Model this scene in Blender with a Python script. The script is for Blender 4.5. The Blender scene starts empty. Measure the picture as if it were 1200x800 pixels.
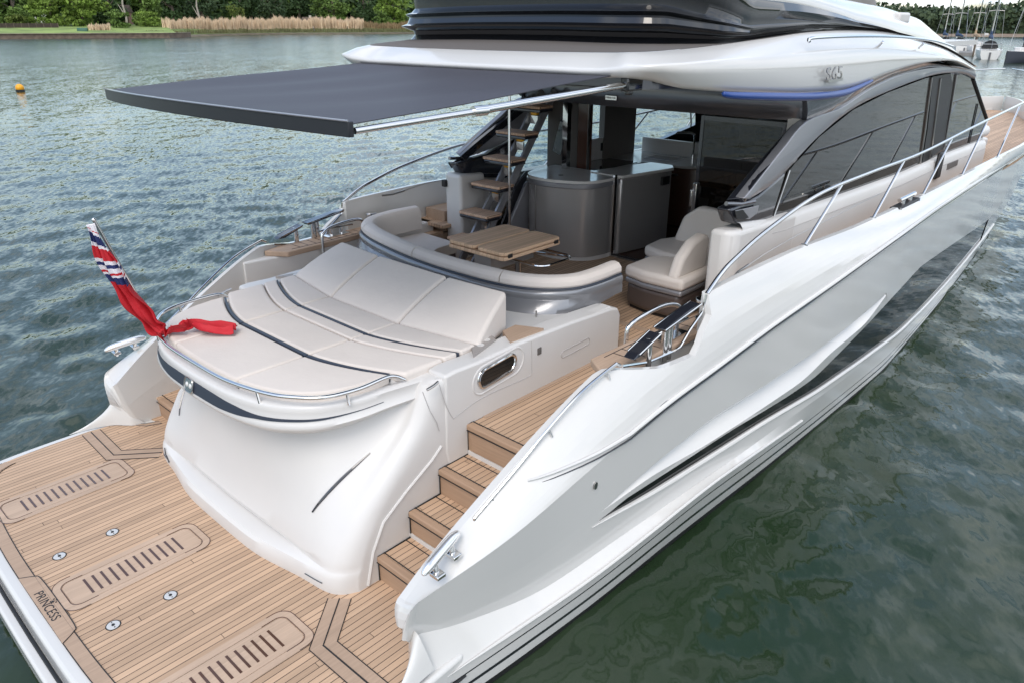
import bpy, bmesh, math, random
import numpy as np
from mathutils import Vector
random.seed(7); rng = np.random.default_rng(7)
R = math.radians
scn = bpy.context.scene
COL = scn.collection
# ------------------------------------------------------------------ camera
FPX = 870.8; YAW = R(-42.846); PIT = math.atan(370/870.8)
CAM = np.array([5.199, -0.740, 4.20])
_d = np.array([math.sin(YAW)*math.cos(PIT), math.cos(YAW)*math.cos(PIT), -math.sin(PIT)])
_r = np.array([math.cos(YAW), -math.sin(YAW), 0.0])
_u = np.cross(_r, _d)
cam_d = bpy.data.cameras.new("camera"); cam = bpy.data.objects.new("camera", cam_d); COL.objects.link(cam)
cam_d.sensor_width = 36.0; cam_d.lens = FPX/1200*36.0; cam_d.clip_start = 0.1; cam_d.clip_end = 6000
from mathutils import Matrix
cam.matrix_world = Matrix(((_r[0], _u[0], -_d[0], CAM[0]), (_r[1], _u[1], -_d[1], CAM[1]), (_r[2], _u[2], -_d[2], CAM[2]), (0, 0, 0, 1)))
scn.camera = cam
# ------------------------------------------------------------------ light and sky (soft bright overcast)
SUN_EL, SUN_AZ = R(52), R(152)          # azimuth measured clockwise from the bow (+Y)
SUN_STRENGTH = 1.0
w = bpy.data.worlds.new("World"); scn.world = w; w.use_nodes = True
nt = w.node_tree; nt.nodes.clear()
def N(tree, kind, **kw):
    n = tree.nodes.new(kind)
    for k, v in kw.items():
        if k in n.inputs: n.inputs[k].default_value = v
        else: setattr(n, k, v)
    return n
out = N(nt, 'ShaderNodeOutputWorld'); bg = N(nt, 'ShaderNodeBackground'); bg.inputs['Strength'].default_value = 0.15
sky = N(nt, 'ShaderNodeTexSky'); sky.sky_type = 'NISHITA'; sky.sun_disc = False
sky.sun_elevation = SUN_EL; sky.sun_rotation = SUN_AZ; sky.air_density = 1.2; sky.dust_density = 1.5
tc = N(nt, 'ShaderNodeTexCoord'); sx = N(nt, 'ShaderNodeSeparateXYZ'); nt.links.new(tc.outputs['Generated'], sx.inputs[0])
zc = N(nt, 'ShaderNodeMath', operation='MAXIMUM'); zc.inputs[1].default_value = 0.0; nt.links.new(sx.outputs[2], zc.inputs[0])
za = N(nt, 'ShaderNodeMath', operation='ADD'); za.inputs[1].default_value = 0.12; nt.links.new(zc.outputs[0], za.inputs[0])
dx = N(nt, 'ShaderNodeMath', operation='DIVIDE'); dy = N(nt, 'ShaderNodeMath', operation='DIVIDE')
for dn, ax in ((dx, 0), (dy, 1)):
    nt.links.new(sx.outputs[ax], dn.inputs[0]); nt.links.new(za.outputs[0], dn.inputs[1])
cx = N(nt, 'ShaderNodeCombineXYZ'); nt.links.new(dx.outputs[0], cx.inputs[0]); nt.links.new(dy.outputs[0], cx.inputs[1])
no = N(nt, 'ShaderNodeTexNoise'); no.inputs['Scale'].default_value = 1.3; no.inputs['Detail'].default_value = 7; no.inputs['Roughness'].default_value = 0.55
nt.links.new(cx.outputs[0], no.inputs['Vector'])
cr = N(nt, 'ShaderNodeValToRGB'); cr.color_ramp.elements[0].position = 0.42; cr.color_ramp.elements[1].position = 0.58
cr.color_ramp.elements[0].color = (0.05, 0.05, 0.05, 1); cr.color_ramp.elements[1].color = (0.94, 0.94, 0.94, 1)
cv = N(nt, 'ShaderNodeMath', operation='MULTIPLY_ADD'); cv.inputs[1].default_value = .13; nt.links.new(sx.outputs[0], cv.inputs[0]); nt.links.new(no.outputs[0], cv.inputs[2]); nt.links.new(cv.outputs[0], cr.inputs[0])
no2 = N(nt, 'ShaderNodeTexNoise'); no2.inputs['Scale'].default_value = 2.3; no2.inputs['Detail'].default_value = 5
nt.links.new(cx.outputs[0], no2.inputs['Vector'])
cr2 = N(nt, 'ShaderNodeValToRGB'); cr2.color_ramp.elements[0].position = 0.3; cr2.color_ramp.elements[1].position = 0.7
cr2.color_ramp.elements[0].color = (3.6, 4.5, 5.9, 1); cr2.color_ramp.elements[1].color = (8.6, 8.6, 8.6, 1)
nt.links.new(no2.outputs[0], cr2.inputs[0])
mx = N(nt, 'ShaderNodeMix', data_type='RGBA')
nt.links.new(cr.outputs[0], mx.inputs[0]); nt.links.new(sky.outputs[0], mx.inputs[6]); nt.links.new(cr2.outputs[0], mx.inputs[7])
nt.links.new(mx.outputs[2], bg.inputs[0]); nt.links.new(bg.outputs[0], out.inputs[0])
sun_d = bpy.data.lights.new("sun", 'SUN'); sun = bpy.data.objects.new("sun", sun_d); COL.objects.link(sun)
sun_d.energy = SUN_STRENGTH; sun_d.angle = R(28); sun_d.color = (1.0, 0.92, 0.83)
sd = Vector((math.sin(SUN_AZ)*math.cos(SUN_EL), math.cos(SUN_AZ)*math.cos(SUN_EL), math.sin(SUN_EL)))
sun.rotation_euler = sd.to_track_quat('Z', 'Y').to_euler(); sun.location = (0, 0, 60)
vs = scn.view_settings; vs.view_transform = 'Standard'; vs.look = 'None'; vs.exposure = 0.7; vs.gamma = 1.0; vs.use_curve_mapping = False

# ------------------------------------------------------------------ measuring helpers: photo pixel + a known plane -> a point in metres
def ray(px, py): return (px-600)/FPX*_r - (py-400)/FPX*_u + _d
def UZ(px, py, z): d = ray(px, py); return CAM+d*(z-CAM[2])/d[2]
def UX(px, py, x): d = ray(px, py); return CAM+d*(x-CAM[0])/d[0]
def UY(px, py, y): d = ray(px, py); return CAM+d*(y-CAM[1])/d[1]
def US(px, py, B):
    d = ray(px, py); x = 2.4
    for _ in range(60):
        p = CAM+d*(x-CAM[0])/d[0]; x = .5*x+.5*B(p[1])
    return p
def spline(pts, n, closed=False):
    P = [np.array(p, float) for p in pts]; L = len(P)
    seg = L if closed else L-1; res = []
    ts = np.linspace(0, seg, n, endpoint=not closed)
    for t in ts:
        i = min(int(t), seg-1); u = t-i
        if closed: p0, p1, p2, p3 = P[(i-1) % L], P[i], P[(i+1) % L], P[(i+2) % L]
        else: p0, p1, p2, p3 = P[max(i-1, 0)], P[i], P[min(i+1, L-1)], P[min(i+2, L-1)]
        res.append(.5*((2*p1)+(-p0+p2)*u+(2*p0-5*p1+4*p2-p3)*u*u+(-p0+3*p1-3*p2+p3)*u**3))
    return [tuple(r) for r in res]
def mirror(half):      # half curve from the centreline to starboard -> whole curve, port first
    port = [(-p[0],)+tuple(p[1:]) for p in half[::-1]]
    if abs(half[0][0]) < 1e-6: port = port[:-1]
    return port+[tuple(p) for p in half]
# ------------------------------------------------------------------ materials
MATS = {}
def pm(name, col, rough=.5, metal=0., coat=0., spec=.5, bump=None, var=None, ior=None):
    m = bpy.data.materials.new(name); m.use_nodes = True; t = m.node_tree; b = t.nodes['Principled BSDF']
    b.inputs['Base Color'].default_value = (*col, 1); b.inputs['Roughness'].default_value = rough; b.inputs['Metallic'].default_value = metal
    b.inputs['Coat Weight'].default_value = coat; b.inputs['Coat Roughness'].default_value = .04; b.inputs['Specular IOR Level'].default_value = spec
    g = N(t, 'ShaderNodeNewGeometry')
    if var:
        n = N(t, 'ShaderNodeTexNoise'); n.inputs['Scale'].default_value = var[0]; n.inputs['Detail'].default_value = 5; t.links.new(g.outputs['Position'], n.inputs['Vector'])
        r = N(t, 'ShaderNodeValToRGB'); r.color_ramp.elements[0].position = .32; r.color_ramp.elements[1].position = .68
        a = 1-var[1]; c = 1+var[1]
        r.color_ramp.elements[0].color = (*[min(1, x*a) for x in col], 1); r.color_ramp.elements[1].color = (*[min(1, x*c) for x in col], 1)
        t.links.new(n.outputs[0], r.inputs[0]); t.links.new(r.outputs[0], b.inputs['Base Color'])
        rr = N(t, 'ShaderNodeMapRange'); rr.inputs[3].default_value = max(0, rough-.05); rr.inputs[4].default_value = rough+.08
        t.links.new(n.outputs[0], rr.inputs[0]); t.links.new(rr.outputs[0], b.inputs['Roughness'])
    if bump:
        n = N(t, 'ShaderNodeTexNoise'); n.inputs['Scale'].default_value = bump[0]; n.inputs['Detail'].default_value = 4; t.links.new(g.outputs['Position'], n.inputs['Vector'])
        bp = N(t, 'ShaderNodeBump'); bp.inputs['Strength'].default_value = bump[1]; bp.inputs['Distance'].default_value = bump[2]
        t.links.new(n.outputs[0], bp.inputs['Height']); t.links.new(bp.outputs[0], b.inputs['Normal'])
    MATS[name] = m; return m
def teak(name, base, planks=True, pitch=.052, dark=(.035, .026, .02), grain='Y', rough=.62):
    m = bpy.data.materials.new(name); m.use_nodes = True; t = m.node_tree; b = t.nodes['Principled BSDF']; L = t.links.new
    b.inputs['Roughness'].default_value = rough; b.inputs['Specular IOR Level'].default_value = .25
    g = N(t, 'ShaderNodeNewGeometry'); s = N(t, 'ShaderNodeSeparateXYZ'); L(g.outputs['Position'], s.inputs[0])
    ac, al = (0, 1) if grain == 'Y' else (1, 0)
    dv = N(t, 'ShaderNodeMath', operation='DIVIDE'); dv.inputs[1].default_value = pitch; L(s.outputs[ac], dv.inputs[0])
    fl = N(t, 'ShaderNodeMath', operation='FLOOR'); L(dv.outputs[0], fl.inputs[0])
    fr = N(t, 'ShaderNodeMath', operation='FRACT'); L(dv.outputs[0], fr.inputs[0])
    # butt joints along each plank: length cell shifted per plank
    wn = N(t, 'ShaderNodeTexWhiteNoise', noise_dimensions='1D'); L(fl.outputs[0], wn.inputs['W'])
    sh = N(t, 'ShaderNodeMath', operation='MULTIPLY_ADD'); sh.inputs[1].default_value = 1/3.6; L(s.outputs[al], sh.inputs[0])
    sh2 = N(t, 'ShaderNodeMath', operation='MULTIPLY'); sh2.inputs[1].default_value = 5.0; L(wn.outputs[0], sh2.inputs[0]); L(sh2.outputs[0], sh.inputs[2])
    cell = N(t, 'ShaderNodeMath', operation='FLOOR'); L(sh.outputs[0], cell.inputs[0]); cf = N(t, 'ShaderNodeMath', operation='FRACT'); L(sh.outputs[0], cf.inputs[0])
    cb = N(t, 'ShaderNodeCombineXYZ'); L(fl.outputs[0], cb.inputs[0]); L(cell.outputs[0], cb.inputs[1])
    wn2 = N(t, 'ShaderNodeTexWhiteNoise', noise_dimensions='2D'); L(cb.outputs[0], wn2.inputs['Vector'])
    mp = N(t, 'ShaderNodeMapping'); mp.inputs['Scale'].default_value = (70, 3, 70) if grain == 'Y' else (3, 70, 70); L(g.outputs['Position'], mp.inputs[0])
    gn = N(t, 'ShaderNodeTexNoise'); gn.inputs['Scale'].default_value = 1; gn.inputs['Detail'].default_value = 4; L(mp.outputs[0], gn.inputs['Vector'])
    wt = N(t, 'ShaderNodeTexNoise'); wt.inputs['Scale'].default_value = 1.6; wt.inputs['Detail'].default_value = 5; L(g.outputs['Position'], wt.inputs['Vector'])
    a1 = N(t, 'ShaderNodeMath', operation='MULTIPLY_ADD'); a1.inputs[1].default_value = .30 if planks else .08; a1.inputs[2].default_value = .62
    L(wn2.outputs[0], a1.inputs[0])
    a2 = N(t, 'ShaderNodeMath', operation='MULTIPLY_ADD'); a2.inputs[1].default_value = .34; L(gn.outputs[0], a2.inputs[0]); L(a1.outputs[0], a2.inputs[2])
    a3 = N(t, 'ShaderNodeMath', operation='MULTIPLY_ADD'); a3.inputs[1].default_value = .30; L(wt.outputs[0], a3.inputs[0]); L(a2.outputs[0], a3.inputs[2])
    sc = N(t, 'ShaderNodeMath', operation='SUBTRACT'); sc.inputs[1].default_value = .10; L(a3.outputs[0], sc.inputs[0])
    vm = N(t, 'ShaderNodeVectorMath', operation='SCALE'); vm.inputs[0].default_value = base; L(sc.outputs[0], vm.inputs['Scale'])
    if planks:
        c1 = N(t, 'ShaderNodeMath', operation='LESS_THAN'); c1.inputs[1].default_value = .10; L(fr.outputs[0], c1.inputs[0])
        c2 = N(t, 'ShaderNodeMath', operation='LESS_THAN'); c2.inputs[1].default_value = .0011; L(cf.outputs[0], c2.inputs[0])
        cm = N(t, 'ShaderNodeMath', operation='MAXIMUM'); L(c1.outputs[0], cm.inputs[0]); L(c2.outputs[0], cm.inputs[1])
        mx = N(t, 'ShaderNodeMix', data_type='RGBA'); L(cm.outputs[0], mx.inputs[0]); L(vm.outputs[0], mx.inputs[6]); mx.inputs[7].default_value = (*dark, 1)
        L(mx.outputs[2], b.inputs['Base Color'])
    else: L(vm.outputs[0], b.inputs['Base Color'])
    bp = N(t, 'ShaderNodeBump'); bp.inputs['Strength'].default_value = .25; bp.inputs['Distance'].default_value = .002; L(gn.outputs[0], bp.inputs['Height']); L(bp.outputs[0], b.inputs['Normal'])
    MATS[name] = m; return m
white = pm('gelcoat_white', (.61, .60, .58), .13, coat=.4, var=(1.3, .012))
white2 = pm('moulded_white', (.63, .612, .592), .34, coat=.1, var=(2.5, .015))
graphite = pm('graphite_paint', (.15, .152, .17), .2, metal=.55, coat=.8)
graphite_d = pm('graphite_dark', (.022, .024, .032), .12, metal=.2, coat=1.)
silver = pm('silver_paint', (.30, .30, .32), .32, metal=.45, coat=.5)
bargrey = pm('bar_front_paint', (.44, .42, .405), .22, metal=.5, coat=.5)
black = pm('gloss_black', (.006, .0065, .008), .07, coat=.6)
blackm = pm('matt_black', (.012, .012, .013), .5)
navy = pm('navy_trim', (.025, .033, .052), .45)
bluest = pm('blue_stripe', (.010, .05, .24), .32, coat=.1)
fabric = pm('upholstery_beige', (.67, .61, .56), .75, spec=.25, bump=(6, .35, .02), var=(1.8, .035))
fabric_d = pm('upholstery_taupe', (.43, .39, .365), .75, spec=.25, bump=(260, .12, .002), var=(1.8, .04))
awnm = pm('awning_fabric', (.054, .054, .067), .6, spec=.35, bump=(3, .15, .03), var=(1.4, .07))
brownbase = pm('chair_base_brown', (.085, .065, .058), .4, coat=.2)
wooddark = pm('dark_walnut', (.075, .034, .022), .25, coat=.4)
counter = pm('counter_stone', (.62, .60, .57), .14, coat=.3, var=(4, .04))
shellm = pm('shell_silver', (.25, .255, .27), .27, metal=.4, coat=.5)
chrome = pm('polished_steel', (.72, .71, .70), .09, metal=1.)
steel = pm('brushed_steel', (.45, .44, .43), .28, metal=1.)
greyrub = pm('grey_nonslip', (.12, .108, .10), .8, bump=(180, .3, .003))
ceil = pm('headliner_grey', (.62, .60, .57), .7)
inner = pm('interior_brown', (.085, .07, .06), .5)
taupe = pm('pillar_taupe', (.16, .145, .13), .55)
teakd = teak('teak_planked', (.49, .335, .225))
teakp = teak('teak_plain', (.455, .325, .235), planks=False)
teaklt = teak('teak_light', (.52, .38, .28), planks=False)
teakpx = teak('teak_plain_cross', (.43, .285, .19), planks=False, grain='X')
teakt = teak('teak_table', (.62, .42, .275), planks=True, pitch=.055, dark=(.44, .285, .18), grain='Y')
treadm = teak('stair_tread_wood', (.60, .40, .275), planks=True, pitch=.028, dark=(.13, .07, .045), grain='Y')
yellow = pm('amber_lamp', (.9, .45, .03), .3)
def glass_mat(name, tint, see):
    m = bpy.data.materials.new(name); m.use_nodes = True; t = m.node_tree; t.nodes.clear(); L = t.links.new
    o = N(t, 'ShaderNodeOutputMaterial'); tr = N(t, 'ShaderNodeBsdfTransparent'); tr.inputs[0].default_value = (*tint, 1)
    gl = N(t, 'ShaderNodeBsdfGlossy'); gl.inputs['Roughness'].default_value = .015; gl.inputs[0].default_value = (.95, .96, .95, 1)
    fr = N(t, 'ShaderNodeFresnel'); fr.inputs[0].default_value = 1.6
    ms = N(t, 'ShaderNodeMixShader'); gg = N(t, 'ShaderNodeNewGeometry'); iv = N(t, 'ShaderNodeMath', operation='SUBTRACT'); iv.inputs[0].default_value = 1; L(gg.outputs['Backfacing'], iv.inputs[1]); mm = N(t, 'ShaderNodeMath', operation='MULTIPLY'); L(fr.outputs[0], mm.inputs[0]); L(iv.outputs[0], mm.inputs[1]); L(mm.outputs[0], ms.inputs[0]); L(tr.outputs[0], ms.inputs[1]); L(gl.outputs[0], ms.inputs[2]); L(ms.outputs[0], o.inputs[0])
    MATS[name] = m; return m
glass = glass_mat('tinted_glass', (.30, .31, .30), 1)
glassd = pm('dark_side_glass', (.012, .013, .013), .02, spec=.55)
glassh = pm('hull_glass', (.007, .008, .008), .03, spec=.4)
# ------------------------------------------------------------------ mesh builder
def wloc(o):
    l = np.zeros(3)
    while o is not None: l += np.array(o.location); o = o.parent
    return l
def tag(o, label=None, cat=None, group=None, kind=None):
    for k, v in (('label', label), ('category', cat), ('group', group), ('kind', kind)):
        if v: o[k] = v
    return o
def thing(name, label, cat, loc=(0, 0, 0), group=None):
    o = bpy.data.objects.new(name, None); COL.objects.link(o); o.location = loc; o.empty_display_size = .2
    return tag(o, label, cat, group)
class MB:
    def __init__(s): s.v = []; s.f = []; s.mi = []
    def add(s, vs, fs, mi=0):
        k = len(s.v); s.v += [tuple(map(float, v)) for v in vs]; s.f += [tuple(i+k for i in f) for f in fs]; s.mi += [mi]*len(fs); return s
    def box(s, lo, hi, mi=0, rz=0):
        c = [(lo[i]+hi[i])/2 for i in range(3)]; h = [(hi[i]-lo[i])/2 for i in range(3)]
        ca, sa = math.cos(rz), math.sin(rz); vs = []
        for z in (-1, 1):
            for x, y in ((-1, -1), (1, -1), (1, 1), (-1, 1)):
                X, Y = x*h[0], y*h[1]; vs.append((c[0]+X*ca-Y*sa, c[1]+X*sa+Y*ca, c[2]+z*h[2]))
        return s.add(vs, [(3, 2, 1, 0), (4, 5, 6, 7), (0, 1, 5, 4), (1, 2, 6, 5), (2, 3, 7, 6), (3, 0, 4, 7)], mi)
    def prism(s, poly, z0, z1, mi=0):      # poly: xy list; z0/z1 number or list
        n = len(poly); zz0 = z0 if hasattr(z0, '__len__') else [z0]*n; zz1 = z1 if hasattr(z1, '__len__') else [z1]*n
        vs = [(p[0], p[1], zz0[i]) for i, p in enumerate(poly)]+[(p[0], p[1], zz1[i]) for i, p in enumerate(poly)]
        fs = [tuple(range(n-1, -1, -1)), tuple(range(n, 2*n))]+[(i, (i+1) % n, n+(i+1) % n, n+i) for i in range(n)]
        return s.add(vs, fs, mi)
    def poly3(s, pts, d, mi=0):            # any flat 3D outline given the thickness vector d
        n = len(pts); d = np.array(d, float)
        vs = [tuple(p) for p in pts]+[tuple(np.array(p)+d) for p in pts]
        fs = [tuple(range(n-1, -1, -1)), tuple(range(n, 2*n))]+[(i, (i+1) % n, n+(i+1) % n, n+i) for i in range(n)]
        return s.add(vs, fs, mi)
    def loft(s, rows, mi=0, closed=False):
        m, n = len(rows), len(rows[0]); vs = [p for r in rows for p in r]; fs = []
        for i in range(m-1):
            for j in range(n if closed else n-1):
                k = (j+1) % n; fs.append((i*n+j, i*n+k, (i+1)*n+k, (i+1)*n+j))
        return s.add(vs, fs, mi)
    def panel(s, rows, d, mi=0):           # thick sheet: grid of points plus offset vector(s)
        m, n = len(rows), len(rows[0]); A = np.array(rows, float); Bk = A+np.array(d, float)
        vs = [tuple(p) for p in A.reshape(-1, 3)]+[tuple(p) for p in Bk.reshape(-1, 3)]; o = m*n; fs = []
        for i in range(m-1):
            for j in range(n-1):
                q = (i*n+j, i*n+j+1, (i+1)*n+j+1, (i+1)*n+j); fs += [q, tuple(x+o for x in q[::-1])]
        def side(a, b): fs.append((b, a, a+o, b+o))
        for j in range(n-1): side(j, j+1); side((m-1)*n+j+1, (m-1)*n+j)
        for i in range(m-1): side((i+1)*n, i*n); side(i*n+n-1, (i+1)*n+n-1)
        return s.add(vs, fs, mi)
    def tube(s, path, r, n=8, mi=0, closed=False, flat=None):
        P = [np.array(p, float) for p in path]; L = len(P); rs = r if hasattr(r, '__len__') else [r]*L
        T = []
        for i in range(L):
            a = P[(i-1) % L] if (closed or i > 0) else P[i]; b = P[(i+1) % L] if (closed or i < L-1) else P[i]
            t = b-a; T.append(t/(np.linalg.norm(t)+1e-12))
        u = np.cross(T[0], [0, 0, 1.]);
        if np.linalg.norm(u) < 1e-3: u = np.cross(T[0], [1., 0, 0])
        u /= np.linalg.norm(u); vs = []
        for i in range(L):
            u = u-T[i]*np.dot(u, T[i]); u /= np.linalg.norm(u); v = np.cross(T[i], u)
            for k in range(n):
                a = 2*math.pi*k/n; vs.append(P[i]+rs[i]*(u*math.cos(a)+v*math.sin(a)*(flat or 1)))
        fs = []
        for i in range(L if closed else L-1):
            j = (i+1) % L
            for k in range(n): fs.append((i*n+k, i*n+(k+1) % n, j*n+(k+1) % n, j*n+k))
        if not closed: fs += [tuple(range(n-1, -1, -1)), tuple((L-1)*n+k for k in range(n))]
        return s.add(vs, fs, mi)
    def cyl(s, c, r, h, n=20, mi=0, r2=None):
        r2 = r if r2 is None else r2
        a = [2*math.pi*k/n for k in range(n)]
        vs = [(c[0]+r*math.cos(t), c[1]+r*math.sin(t), c[2]) for t in a]+[(c[0]+r2*math.cos(t), c[1]+r2*math.sin(t), c[2]+h) for t in a]
        return s.add(vs, [tuple(range(n-1, -1, -1)), tuple(range(n, 2*n))]+[(k, (k+1) % n, n+(k+1) % n, n+k) for k in range(n)], mi)
    def ball(s, c, r, n=12, m=8, sc=(1, 1, 1), mi=0):
        rows = []
        for i in range(m+1):
            t = math.pi*i/m
            rows.append([(c[0]+sc[0]*r*max(math.sin(t), 1e-3)*math.cos(2*math.pi*k/n), c[1]+sc[1]*r*max(math.sin(t), 1e-3)*math.sin(2*math.pi*k/n), c[2]+sc[2]*r*math.cos(t)) for k in range(n)])
        return s.loft(rows, mi, closed=True)
    def build(s, name, mat, parent=None, smooth=38, bevel=None, seg=3, normals=True, label=None):
        l = wloc(parent) if parent is not None else np.zeros(3)
        me = bpy.data.meshes.new(name)
        me.from_pydata([tuple(np.array(v)-l) for v in s.v], [], s.f)
        mats = mat if isinstance(mat, (list, tuple)) else [mat]
        for m in mats: me.materials.append(m)
        if len(mats) > 1: me.polygons.foreach_set('material_index', s.mi)
        if normals:
            b = bmesh.new(); b.from_mesh(me); bmesh.ops.recalc_face_normals(b, faces=b.faces[:]); b.to_mesh(me); b.free()
        if smooth is not None:
            me.polygons.foreach_set('use_smooth', [True]*len(me.polygons)); me.set_sharp_from_angle(angle=R(smooth))
        me.update()
        o = bpy.data.objects.new(name, me); COL.objects.link(o)
        if parent is not None: o.parent = parent
        if bevel:
            bv = o.modifiers.new('bevel', 'BEVEL'); bv.width = bevel; bv.segments = seg; bv.limit_method = 'ANGLE'; bv.angle_limit = R(32); bv.harden_normals = False
        if label: o['label'] = label
        return o
def copy_tree(o, parent=None):
    c = o.copy(); COL.objects.link(c)
    if parent is not None: c.parent = parent
    for ch in list(o.children): copy_tree(ch, c)
    return c
def text_mesh(name, body, size, mat, parent, M4, ext=.002, align='CENTER', spacing=1.0):
    cu = bpy.data.curves.new(name, 'FONT'); cu.body = body; cu.size = size; cu.extrude = ext; cu.align_x = align; cu.align_y = 'CENTER'; cu.space_character = spacing
    t = bpy.data.objects.new(name+'_curve', cu); COL.objects.link(t)
    me = bpy.data.meshes.new_from_object(t); COL.objects.unlink(t); bpy.data.objects.remove(t)
    me.transform(M4)
    l = wloc(parent); me.transform(Matrix.Translation(Vector(-l)))
    me.materials.clear(); me.materials.append(mat)
    o = bpy.data.objects.new(name, me); COL.objects.link(o); o.parent = parent; return o
def frame(o, xa, ya):       # matrix with given x axis and y axis
    x = Vector(xa).normalized(); z = x.cross(Vector(ya)).normalized(); y = z.cross(x)
    return Matrix(((x.x, y.x, z.x, o[0]), (x.y, y.y, z.y, o[1]), (x.z, y.z, z.z, o[2]), (0, 0, 0, 1)))
# ================================================================== SETTING: water and sky are here, shores further down
PZ, SOLE = .42, 1.354
def water_mat():
    m = bpy.data.materials.new('water'); m.use_nodes = True; t = m.node_tree; b = t.nodes['Principled BSDF']; L = t.links.new
    b.inputs['Roughness'].default_value = .26; b.inputs['IOR'].default_value = 1.42; b.inputs['Specular IOR Level'].default_value = .5
    g = N(t, 'ShaderNodeNewGeometry')
    mu = N(t, 'ShaderNodeTexNoise'); mu.inputs['Scale'].default_value = .35; mu.inputs['Detail'].default_value = 6; L(g.outputs['Position'], mu.inputs['Vector'])
    r = N(t, 'ShaderNodeValToRGB'); r.color_ramp.elements[0].color = (.012, .027, .010, 1); r.color_ramp.elements[1].color = (.032, .047, .028, 1)
    r.color_ramp.elements[0].position = .35; r.color_ramp.elements[1].position = .68; L(mu.outputs[0], r.inputs[0]); L(r.outputs[0], b.inputs['Base Color'])
    acc = None      # real slope maps, so that distant water still reflects the upper sky
    for sc, rot, k, det in (((7.0, 2.2, 1), -42, .12, 2), ((1.35, .55, 1), -48, .15, 3), ((.50, .22, 1), -34, .28, 3), ((.17, .08, 1), -50, .38, 2)):
        mp = N(t, 'ShaderNodeMapping'); mp.vector_type = 'TEXTURE'; mp.inputs['Scale'].default_value = sc; mp.inputs['Rotation'].default_value = (0, 0, R(rot)); L(g.outputs['Position'], mp.inputs[0])
        n = N(t, 'ShaderNodeTexNoise'); n.inputs['Scale'].default_value = 1; n.inputs['Detail'].default_value = det; n.inputs['Roughness'].default_value = .5; n.inputs['Distortion'].default_value = .5
        L(mp.outputs[0], n.inputs['Vector'])
        sb = N(t, 'ShaderNodeVectorMath', operation='SUBTRACT'); sb.inputs[1].default_value = (.5, .5, .5); L(n.outputs[1], sb.inputs[0])
        ml = N(t, 'ShaderNodeVectorMath', operation='MULTIPLY'); ml.inputs[1].default_value = (k*.8, k, 0); L(sb.outputs[0], ml.inputs[0])
        if acc is None: acc = ml
        else:
            ad = N(t, 'ShaderNodeVectorMath', operation='ADD'); L(acc.outputs[0], ad.inputs[0]); L(ml.outputs[0], ad.inputs[1]); acc = ad
    # gusts: calmer patches and ruffled patches
    gn = N(t, 'ShaderNodeTexNoise'); gn.inputs['Scale'].default_value = .07; gn.inputs['Detail'].default_value = 3; L(g.outputs['Position'], gn.inputs['Vector'])
    gr = N(t, 'ShaderNodeMapRange'); gr.inputs[1].default_value = .35; gr.inputs[2].default_value = .65; gr.inputs[3].default_value = .55; gr.inputs[4].default_value = 1.15; L(gn.outputs[0], gr.inputs[0])
    sp = N(t, 'ShaderNodeSeparateXYZ'); L(g.outputs['Position'], sp.inputs[0]); lee = N(t, 'ShaderNodeMapRange'); lee.inputs[1].default_value = -6; lee.inputs[2].default_value = 14; lee.inputs[3].default_value = 1; lee.inputs[4].default_value = .6; L(sp.outputs[0], lee.inputs[0])
    lm_ = N(t, 'ShaderNodeMath', operation='MULTIPLY'); L(gr.outputs[0], lm_.inputs[0]); L(lee.outputs[0], lm_.inputs[1]); gr = lm_
    sc_ = N(t, 'ShaderNodeVectorMath', operation='SCALE'); L(acc.outputs[0], sc_.inputs[0]); L(gr.outputs[0], sc_.inputs['Scale'])
    up_ = N(t, 'ShaderNodeVectorMath', operation='ADD'); L(g.outputs['Normal'], up_.inputs[1]); L(sc_.outputs[0], up_.inputs[0])
    dl = N(t, 'ShaderNodeVectorMath', operation='LENGTH'); L(g.outputs['Position'], dl.inputs[0]); dr2 = N(t, 'ShaderNodeMapRange'); dr2.inputs[1].default_value = 18; dr2.inputs[2].default_value = 110; dr2.inputs[3].default_value = .07; dr2.inputs[4].default_value = .17; L(dl.outputs['Value'], dr2.inputs[0]); L(dr2.outputs[0], b.inputs['Roughness'])
    prev = N(t, 'ShaderNodeVectorMath', operation='NORMALIZE'); L(up_.outputs[0], prev.inputs[0])
    L(prev.outputs[0], b.inputs['Normal']); return m
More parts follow.
